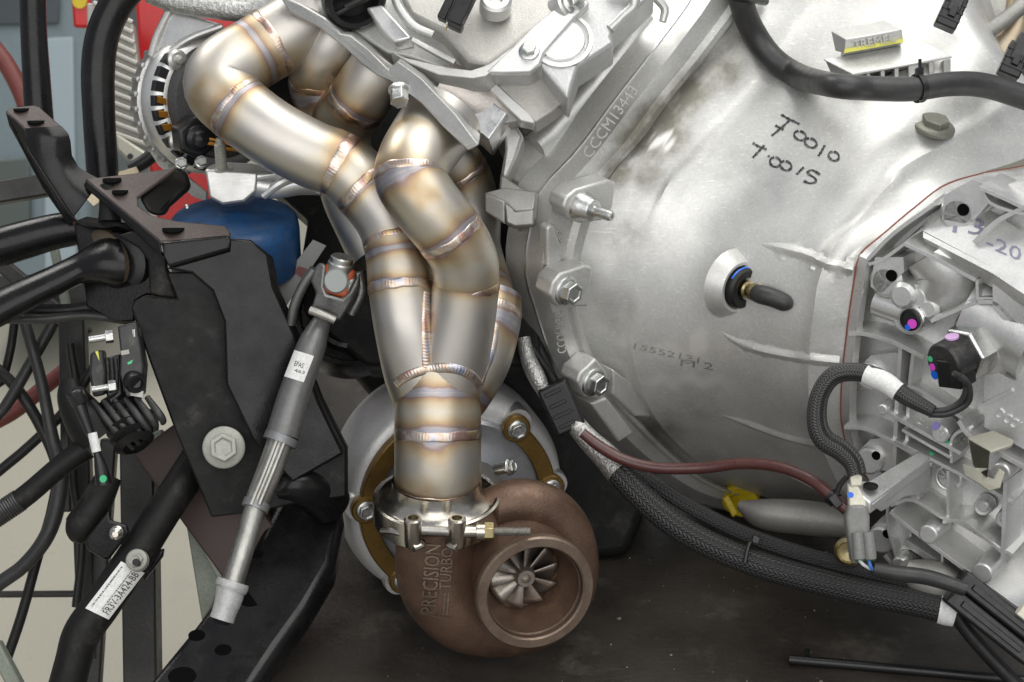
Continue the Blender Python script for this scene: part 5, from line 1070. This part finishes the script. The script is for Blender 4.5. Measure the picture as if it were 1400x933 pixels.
# ================================================================== cables at left
G_ = 'dark cables hanging at the left'
solo('cable', RUBBER_G, 'thick grey cable curving down to the left edge beside the tie rod', 'cable', [(22,400,-230,8),(40,462,-220,8),(56,520,-220,8),(72,600,-210,9),(84,650,-200,11),(70,720,-190,11),(36,770,-190,10),(-20,812,-190,10)], G_)
solo('cable', RUBBER, 'black cable sweeping from the left edge down behind the thick grey cable', 'cable', [(-20,490,-260,8),(20,528,-260,8),(54,580,-260,8),(78,640,-255,8),(70,700,-250,7),(52,760,-250,7),(30,840,-250,7),(8,905,-250,7)], G_)
solo('cable', RUBBER_G, 'black cable slanting from the slim lines down to the left edge', 'cable', [(74,440,-240,8),(40,500,-240,8),(10,552,-240,8),(-20,590,-240,7)], G_)
solo('cable', RUBBER, 'thin black cable bowing close to the left edge', 'cable', [(20,440,-300,6),(14,480,-300,6),(2,520,-300,6),(-20,540,-300,6)], G_)
solo('air_hose', REDRUB, 'faded red air hose lying across the pale floor', 'hose', [(-30,590,-420,11),(20,562,-420,11),(60,530,-420,11),(110,490,-420,11)])
solo('air_hose', REDRUB, 'red hose in front of the blue grey cabinet', 'hose', [(-20,50,-800,12),(10,90,-800,12),(34,140,-800,12),(40,180,-800,12)])
# ================================================================== frames behind
def square_bar(name, m, pts, wpx, label, cat, group=None):
    k = MB()
    for (a, b_) in zip(pts[:-1], pts[1:]):
        p0, p1 = P(*a), P(*b_); d = unit(p1 - p0); e1_, e2_, _ = frame(d, FWD); k.box((p0 + p1) / 2, e1_ * wpx * S(a[2]) / 2, e2_ * wpx * S(a[2]) / 2, (p1 - p0) / 2)
    return tag(k.build(name, m, None, bevel=.002), label, cat, group)
DARKPOST = mat('dark_stand_paint', (.02, .019, .018), .1, .42, .6, 14, (.04, .037, .034), .1, .0003, 300)
solo('bent_tube', BLACK, 'glossy black bent tube rising in front of the red panel', 'tube', [(215,-60,-180,22),(185,-25,-182,22),(158,8,-185,23),(140,50,-188,23),(134,100,-190,23),(136,170,-190,22),(141,250,-190,22)], seg=28)
solo('frame_tube', BLACK, 'dark upright tube at the upper left in front of the blue grey cabinet', 'tube', [(44,-40,-300,18),(46,40,-300,18),(50,110,-300,19),(56,200,-300,20)], seg=24)
square_bar('stand_post', DARKPOST, [(190,560,-150),(196,960,-150)], 46, 'broad dark stand post behind the bar code bar', 'post')
square_bar('stand_post', DARKPOST, [(104,430,-330),(122,900,-330)], 26, 'slim dark stand post left of the broad post', 'post')
square_bar('stand_brace', DARKPOST, [(150,600,-330),(126,960,-330)], 22, 'thin dark brace running down beside the slim stand post', 'brace')
square_bar('stand_bar', DARKPOST, [(-330,815,-380),(122,812,-380)], 9, 'thin dark horizontal bar low over the pale floor', 'bar')
square_bar('dolly_brace', GREENGREY, [(214,590,-110),(262,700,-110),(306,790,-110)], 17, 'pale green slanting brace behind the steering shaft', 'brace')
k = MB(); k.prism([P(250,690,-130),P(266,690,-130),P(302,800,-130),P(290,830,-130),P(276,850,-130)], FWD * 16 * PX); tag(k.build('corner_gusset', GREENGREY, None, bevel=.0015), 'pale tan triangular gusset plate under the green brace', 'gusset')
solo('bench_leg', GREENGREY, 'pale green bench leg showing at the bottom edge', 'leg', [(368,890,-128,12),(392,932,-118,12),(420,985,-110,12)], n=4, seg=8)
square_bar('under_frame', mat('dark_red_frame', (.06,.035,.03),.1,.5,.5,12,(.04,.025,.02)), [(230,590,-150),(390,810,-150)], 96, 'dark reddish steel frame under the black tower', 'frame')
square_bar('tool_clamp', GREENGREY, [(-8,880,-60),(24,940,-60)], 20, 'grey green clamp handle at the bottom left corner', 'clamp')
square_bar('axle_beam', DARKPOST, [(-330,318,-330),(110,246,-330)], 30, 'dark cross beam behind the left bracket', 'beam')
square_bar('green_brace', GREENGREY, [(66,300,-420),(128,600,-420)], 12, 'thin green brace standing behind the control arm', 'brace')
solo('cable', RUBBER, 'thin black cable hanging in a loop behind the slim stand post', 'cable', [(96,470,-280,6),(108,560,-280,6),(100,650,-280,6),(112,740,-280,6),(104,830,-280,6)], G_)
solo('cable', RUBBER, 'black cable crossing behind the tie rod towards the ribbed boot', 'cable', [(-20,660,-300,7),(40,610,-300,7),(90,560,-300,7),(130,500,-300,7)], G_)
square_bar('stand_bar', DARKPOST, [(88,436,-360),(92,700,-360)], 14, 'thin dark upright bar just right of the thick grey cable', 'bar')
square_bar('stand_brace', DARKPOST, [(0,360,-500),(120,460,-500)], 20, 'dark brace seen between the two black arms at the left edge', 'brace')
square_bar('dark_crossmember', DARKPOST, [(-340,408,-600),(150,396,-600)], 44, 'broad dark crossmember behind the control arm', 'beam')
# ================================================================== workshop things far behind
cb = thing('cabinet', 'blue grey cabinet standing far behind at the upper left', 'cabinet', P(40, 420, -2600) * np.array((1, 1, 0)) + np.array((0, 0, -.52)))
cbz = -2700
k = MB(); k.prism([P(-60,-60,cbz),P(128,-60,cbz),P(126,400,cbz),P(-60,410,cbz)], FWD * .5); k.build('body', BLUEGREY, cb, bevel=.01)
plate('door', [(60,52,cbz+8),(100,50,cbz+8),(106,390,cbz+8),(60,392,cbz+8)], mat('cabinet_door', (.30,.37,.40),0,.4), cb, 10, .008)
plate('window', [(-20,-20,cbz+14),(82,-20,cbz+14),(80,32,cbz+14),(-20,34,cbz+14)], mat('dark_window', (.06,.07,.075),0,.2), cb, 6, .004)
plate('drawer_front', [(-50,220,cbz+20),(40,216,cbz+20),(42,330,cbz+20),(-50,336,cbz+20)], mat('dark_green_front', (.07,.09,.08),0,.4), cb, 10, .006)
tc_ = thing('tool_chest', 'bright red panel with a yellow emblem behind the black bent tube', 'panel', P(200, 300, -900))
plate('side_panel', [(182,-40,-760),(330,-40,-760),(330,320,-760),(218,326,-760),(205,240,-760),(196,180,-760)], RED, tc_, 30, .004)
plate('front_panel', [(94,-40,-1100),(124,-40,-1100),(124,38,-1100),(100,38,-1100)], RED, tc_, 12, .004)
part('round_emblem', YELLOW, tc_, lambda k: k.lathe(P(109,2,-1098), -FWD, [(0,.0006),(10*S(-1098),.0006),(10*S(-1098),0)], 24))
rd = thing('radiator', 'finned silver radiator leaning behind the black bent tube', 'radiator', P(185, 200, -600))
plate('core', [(118,4,-620),(150,6,-620),(182,34,-620),(206,196,-620),(204,204,-620),(150,180,-620),(120,160,-620)], ALUFIN, rd, 26, .002)
for i in range(13):
    y = 22 + i * 14
    xr = 182 + 24 * max(0, (y - 34)) / 162; part('cooling_tube', mat('radiator_tube', (.5,.49,.44),.4,.5) if i == 0 else bpy.data.materials['radiator_tube'], rd, lambda k: k.tube([(128,y-18,-612,3.6),(min(xr,206)-1,y+18-9,-612,3.6)], 4, 8))
plate('lower_tank', [(158,182,-590),(206,212,-590),(204,228,-590),(180,226,-590),(158,204,-590)], CREAM, rd, 20, .003)
for x, y in ((178, 214), (190, 219)): part('tank_hole', INK, rd, lambda k: k.lathe(P(x, y, -589), -FWD, [(0,.0005),(4*S(-589),.0005),(4*S(-589),-.001)], 14))
solo('coolant_pipe', RUBBER_G, 'short dark pipe stub below the radiator', 'pipe', [(178,232,-300,10),(196,222,-300,10),(214,208,-300,10)])
k = MB(); k.prism([P(100,254,-170),P(186,228,-200),P(190,236,-196),P(128,282,-150)], FWD * 4 * PX); tag(k.build('cream_card', CARD, None), 'cream card tucked behind the black top flange', 'card')
# ================================================================== hoses and wiring round the gearbox
def on_bell(path, r, lift=0):
    out = []
    for q in path:
        x, y = q[:2]; z = q[2] if len(q) > 2 else onz(BB, x, y, r + lift, 0); out.append((x, y, z, r))
    return out
rh = thing('rubber_hose', 'thick black rubber hose draped over the top of the bell housing', 'hose', P(1200, 120, 60))
k = MB(); k.tube(on_bell([(1008,-40),(1014,4),(1030,44),(1056,80),(1092,104),(1140,117,84),(1190,121,84),(1245,122,72),(1300,115,50),(1350,118,30),(1420,140,20)], 17), 90, 24); k.build('hose', RUBBER_G, rh)
hp = k.path; i = int(np.argmin([abs((u[:3] - P(1253,118,50)) @ RIGHT) for u in hp])); c = hp[i, :3]; T = k.T[i]
part('zip_tie', PLASTIC, rh, lambda k: k.lathe(c, T, [(18.2*PX,-4*PX),(19.4*PX,-4*PX),(19.4*PX,4*PX),(18.2*PX,4*PX)], 30))
part('tie_head', PLASTIC, rh, lambda k: k.box(c + UP * 21 * PX - FWD * 4*PX, T * 6 * PX, UP * 6 * PX, FWD * 5 * PX), bevel=.0008)
part('tie_tail', PLASTIC, rh, lambda k: k.box(c + UP * 30 * PX - FWD * 8*PX, T * 2.6 * PX, UP * 8 * PX, FWD * 1.2 * PX), bevel=.0004)
part('end_clamp', PLASTIC, rh, lambda k: k.tube([(1006,-4,onz(BB,1008,4,30),6),(1022,-2,onz(BB,1015,4,40),6),(1046,2,onz(BB,1046,4,14),6)], 10, 10))
HS = [(812,612,-90),(846,646,-70),(884,686,-50),(932,724,-30),(990,754,-10),(1050,776,8),(1120,795,22),(1190,812,34),(1250,824,44),(1300,836,52)]
bh_ = thing('braided_hose', 'thicker black braided hose lying lower across the bench to the white tape', 'hose', P(1050, 795, 0), 'black braided hoses')
k = MB(); k.tube([(x, y, z, 18.5) for x, y, z in HS[1:]], 90, 28); k.build('braid', BRAID, bh_)
part('tape_wrap', PAPER, bh_, lambda k: k.tube([(1284,833,49,19.5),(1294,835,51,20.5),(1306,838,53,19.5)], 6, 24))
part('tape_tail', PAPER, bh_, lambda k: k.tube([(1306,842,60,3.5),(1298,826,70,3.5),(1306,812,74,3.5),(1316,814,72,3.5)], 16, 10))
bh2 = thing('braided_hose', 'thinner black braided hose lying above and along the thicker one', 'hose', P(1050, 760, 0), 'black braided hoses')
k = MB(); k.tube([(852,636,-84,12),(892,660,-66,11),(942,692,-44,10.5),(1004,724,-22,10.5),(1062,747,-4,11),(1132,768,12,11.5),(1202,785,24,12),(1264,800,34,12)], 80, 24); k.build('braid', BRAID, bh2)
part('zip_tie', PLASTIC, bh_, lambda k: k.tube([(1018,770,20,3),(1024,745,16,3),(1034,738,4,3)], 12, 8)); part('tie_head', PLASTIC, bh_, lambda k: k.box(P(1033,738,10), V(1,.3,0)*5*PX, V(-.3,1,0)*5*PX, FWD*4*PX), bevel=.0006)
fs = solo('foil_sleeve', FOIL, 'silver foil sleeve round the upper end of the braided hoses', 'sleeve', [(772,560,-120,12),(800,596,-104,15),(826,622,-92,18),(850,648,-76,21)])
fs2 = solo('foil_sleeve', FOIL, 'small silver foil sleeve in the dark gap beside the bell housing', 'sleeve', [(716,462,-130,9),(722,490,-126,11),(734,516,-122,12),(748,545,-120,8)])
solo('fluid_line', BROWNHOSE, 'brown red fluid line curving under the bell housing to the cream clip', 'hose', [(796,592,-60,7),(822,612,-56,8),(856,630,-50,8),(900,640,-40,8),(960,640,-24,8),(1012,634,0,8),(1062,638,30,8),(1108,656,64,8),(1138,680,84,8.5),(1158,698,96,8)], n=90)
zt = thing('zip_tie', 'small black zip tie cinched on the end of the brown red line', 'zip tie', P(1140, 690, 95))
part('tie_band', PLASTIC, zt, lambda k: k.lathe(P(1139,681,85), unit(P(1158,698,96)-P(1108,656,64)), [(9.5*PX,-5*PX),(10.8*PX,-5*PX),(10.8*PX,5*PX),(9.5*PX,5*PX)], 24)); part('tie_head', PLASTIC, zt, lambda k: k.box(P(1142,685,98), V(.6,.8,0)*9*PX, V(.8,-.6,0)*6*PX, FWD*4*PX), bevel=.0008)
part('tie_tail', PLASTIC, zt, lambda k: k.tube([(1142,682,98,3),(1148,664,100,4),(1158,652,104,4)], 12, 10))
# black connector in the gap
cn = thing('black_connector', 'black multi pin connector in the dark gap left of the bell housing', 'connector', P(775, 570, -110))
k = MB(); ca_, cb2 = V(.42,.9,-.1), V(.9,-.42,.1)
k.box(P(768,556,-112), ca_*36*PX, cb2*22*PX, np.cross(ca_, cb2)*16*PX); k.build('shell', PLASTIC, cn, bevel=.0025, seg=3)
for t, w_ in ((-24, 12), (-6, 12), (10, 14), (26, 12)): part('latch', PLASTIC, cn, lambda k: k.box(P(768,556,-112) + ca_*t*PX - FWD*17*PX - cb2*4*PX, ca_*2.5*PX, cb2*w_*PX, FWD*3*PX), bevel=.0005)
part('lock_tab', mat('white_tab',(.5,.5,.5),0,.5), cn, lambda k: k.box(P(797,597,-70), V(.8,.6,0)*6*PX, V(-.6,.8,0)*2*PX, FWD*2*PX))
k = MB(); k.tube([(735,470,-160,7),(752,510,-150,7),(764,540,-130,8)], 14, 12); k.tube([(728,476,-150,6),(744,500,-150,6),(762,530,-135,6)], 14, 12); k.build('wire_tail', RUBBER, cn)
# yellow plug under the bell
yp_ = thing('yellow_plug', 'yellow plastic plug showing under the bell housing', 'plug', P(1015, 700, -150))
part('cap', YELLOW, yp_, lambda k: k.lathe(P(1012,686,-400), V(-.3,.5,.8), [(30*PX,-12*PX),(30*PX,0),(26*PX,3*PX),(18*PX,3*PX),(15*PX,-6*PX),(0,-6*PX)], 30)); part('grip', YELLOW, yp_, lambda k: k.prism([P(988,682,-376),P(996,676,-376),P(1010,702,-372),P(1002,708,-372)], FWD*14*PX), bevel=.0015)
# lower right connectors and cable
bk = thing('harness_connector', 'pair of long black harness connectors at the right edge beside the braided hose end', 'connector', P(1370, 890, 80))
d1 = unit(P(1400,876,92) - P(1312,806,74)); s1 = unit(np.cross(d1, FWD)); 
for off, ln, m in ((0, 66, PLASTIC), (26, 70, PLAST_D)):
    part('connector_body', PLASTIC, bk, lambda k: k.box(P(1362,842,84) + s1*(off-16)*PX - FWD*off*.2*PX, d1*ln*PX, s1*13*PX, FWD*13*PX), bevel=.0025, seg=3)
    part('locking_slide', PLASTIC, bk, lambda k: k.box(P(1362,842,84) + s1*(off-16)*PX - FWD*(off*.2+15)*PX, d1*(ln-18)*PX, s1*4*PX, FWD*3*PX), bevel=.0006)
part('white_plug', WHITEPL, bk, lambda k: k.box(P(1400,838,110), d1*8*PX, s1*8*PX, FWD*8*PX), bevel=.001)
solo('black_cable', RUBBER, 'single shiny black cable running from the white tape off the bottom edge', 'cable', [(1302,832,62,9),(1318,858,60,9.5),(1340,884,60,10),(1366,912,64,10),(1400,946,70,10)])
# rod on the bench
k = MB(); zr0 = lambda x, y: (lambda d: (D0 - ((CAM + d * (-CAM[2] + .004) / d[2]) - CAM) @ FWD) / PX)(unit(P(x, y, 0) - CAM))
q0, q1 = (1079, 902), (1440, 934)
rod = thing('black_rod', 'thin black rod lying on the bench at the bottom right', 'rod', P(1240, 915, zr0(1240, 915)))
part('rod', PLASTIC, rod, lambda k: k.tube([(q0[0],q0[1],zr0(*q0),7),(1250,917,zr0(1250,917),7),(q1[0],q1[1],zr0(*q1),7)], 20, 16)); part('rod_pin', PLASTIC, rod, lambda k: k.tube([(1103,896,zr0(1103,900)+4,3),(1104,888,zr0(1104,900)+8,3)], 4, 10))
# connectors on the engine
ec = thing('coil_connector', 'black two part connector plugged in at the top centre of the engine', 'connector', P(622, 20, 30))
e1_, e2_ = V(-.42, .9, .1), V(.9, .42, .1); e3_ = unit(np.cross(e1_, e2_))
part('connector_shell', PLASTIC, ec, lambda k: k.box(P(636,2,34), e1_*36*PX, e2_*11*PX, e3_*12*PX), bevel=.0012); part('connector_sleeve', PLASTIC, ec, lambda k: k.box(P(612,10,28), e1_*20*PX, e2_*6*PX, e3_*10*PX), bevel=.001)
part('connector_nose', PLASTIC, ec, lambda k: k.box(P(623,36,38), e1_*5*PX, e2_*10*PX, e3_*9*PX), bevel=.0008)
part('retaining_pin', BRASS, ec, lambda k: k.tube([(612,34,26,1.4),(609,42,26,1.4)], 4, 8))
for nm, lb, cx, cy, cz_ in (('sensor_connector', 'black connector at the top edge right of the bell housing', 1300, 18, -20), ('sensor_connector', 'black connector at the right edge above the gearbox', 1386, 84, 0)):
    t_ = thing(nm, lb, 'connector', P(cx, cy + 20, cz_), 'small black sensor connectors')
    part('shell', PLASTIC, t_, lambda k: k.box(P(cx, cy, cz_), e1_*24*PX, e2_*15*PX, e3_*12*PX), bevel=.0015)
    part('shell_neck', PLAST_D, t_, lambda k: k.box(P(cx+8, cy-16, cz_), e1_*20*PX, e2_*9*PX, e3_*14*PX), bevel=.0012)
    for t in (-12, 0, 12): part('shell_rib', PLASTIC, t_, lambda k: k.box(P(cx, cy, cz_) + e1_*t*PX + e3_*12*PX, e1_*1.5*PX, e2_*15.5*PX, e3_*1.5*PX))
    part('shell_lock', PLASTIC, t_, lambda k: k.box(P(cx, cy, cz_) - FWD*13*PX, e1_*8*PX, e2_*5*PX, e3_*4*PX), bevel=.0006)
# conduit and a black block in the gap behind the inner tubes
hv = thing('corrugated_conduit', 'dark corrugated conduit in the gap behind the outer exhaust tube', 'conduit', P(380, 120, -140))
k = MB(); pr = [((13 if i % 2 else 10)*PX, i*4*PX) for i in range(30)]; k.lathe(P(338,112,-130), V(.9,-.25,.1), pr, 20); k.build('conduit', RUBBER, hv, ang=60)
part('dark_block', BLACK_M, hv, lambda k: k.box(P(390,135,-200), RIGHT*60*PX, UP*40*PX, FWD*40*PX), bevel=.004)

# loose grit on the bench top (too small and many to count)
k = MB(); gr = np.random.default_rng(9)
for i in range(420):
    x, y = (gr.uniform(P(400,900,0)[0], 1.0), gr.uniform(-.35, .35)); r = gr.choice((.0006, .0008, .0012, .002), p=(.45, .3, .2, .05)); o = np.array((x, y, r * .3))
    e = gr.normal(size=3); e = unit(e); e1_q, e2_q, _ = frame(e); k.add([o + e * r, o - e * r * .7, o + e1_q * r * .8, o - e1_q * r, o + e2_q * r * .6, o - e2_q * r * .7], [(0,2,4),(0,4,3),(0,3,5),(0,5,2),(1,4,2),(1,3,4),(1,5,3),(1,2,5)])
gt_ = k.build('grit', mat('pale_grit', (.26, .235, .19), 0, .7, .5, 200, (.12, .10, .08)), None); gt_['kind'] = 'stuff'; gt_['label'] = 'fine pale grit scattered over the bench top'; gt_['category'] = 'grit'
#k = MB(); o = P(722, 893, -70); rb_ = np.random.default_rng(5); pts_ = [o + np.array((math.cos(t) * .010, math.sin(t) * .006, 0)) * rb_.uniform(.6, 1.2) for t in np.linspace(0, 6.28, 11)[:-1]]

# pieces that belong to a part rather than to the whole thing hang under that part
def nest(root, target, kinds):
    kids = list(root.children); nm = lambda o: o.name.split('.')[0]
    t = next((o for o in kids if nm(o) == target), None)
    for o in kids:
        if t is not None and o is not t and nm(o) in kinds: o.parent = t
nest(trans, 'bell_housing', ('flange_bolt', 'flange_stud', 'bolt_boss', 'engine_plate', 'filler_plug', 'fitting_boss')); nest(trans, 'vent_block', ('vent_opening',))
nest(trans, 'gearbox_case', ('bolt_hole', 'plug_ring', 'round_plug')); nest(trans, 'bracket_arm', ('bracket_web', 'bracket_hole')); nest(trans, 'fitting_grommet', ('brass_nipple', 'rubber_cap'))
nest(tb, 'turbine_hub', ('turbine_blade',)); nest(tb, 'compressor_housing', ('compressor_bolt', 'bolt_lug', 'band_ear', 'retaining_band')); nest(tb, 'turbine_housing', ('cast_logo', 'outlet_flange', 'outlet_bore'))
nest(sf, 'lower_rail', ('rail_hole',)); nest(sf, 'tower_plate', ('flange_bolt',)); nest(al, 'slip_housing', ('vent_slot', 'copper_winding', 'through_bolt')); nest(al, 'drive_housing', ('housing_lug',)); nest(al, 'mount_ear', ('ear_rib',)); nest(al, 'connector_body', ('connector_boot', 'lead_wire'))
nest(sb, 'barcode_label', ('label_print',)); nest(ss, 'paper_label', ('label_print',)); nest(ss, 'hang_tag', ('tag_stripe',)); nest(sg, 'ribbed_boot', ('boot_rib',)); nest(rd, 'core', ('cooling_tube',)); nest(rd, 'lower_tank', ('tank_hole',))
nest(cb, 'body', ('door', 'window', 'drawer_front')) if isinstance(cb, bpy.types.Object) else None
nest(man, 'head_flange', ('flange_bolt',)); nest(con, 'connector_shell', ('connector_barrel', 'wire_seal')); nest(ab, 'bracket_block', ('threaded_stud',)); nest(en, 'front_cover', ('core_plug', 'cover_bolt', 'cover_stud', 'stud_boss'))
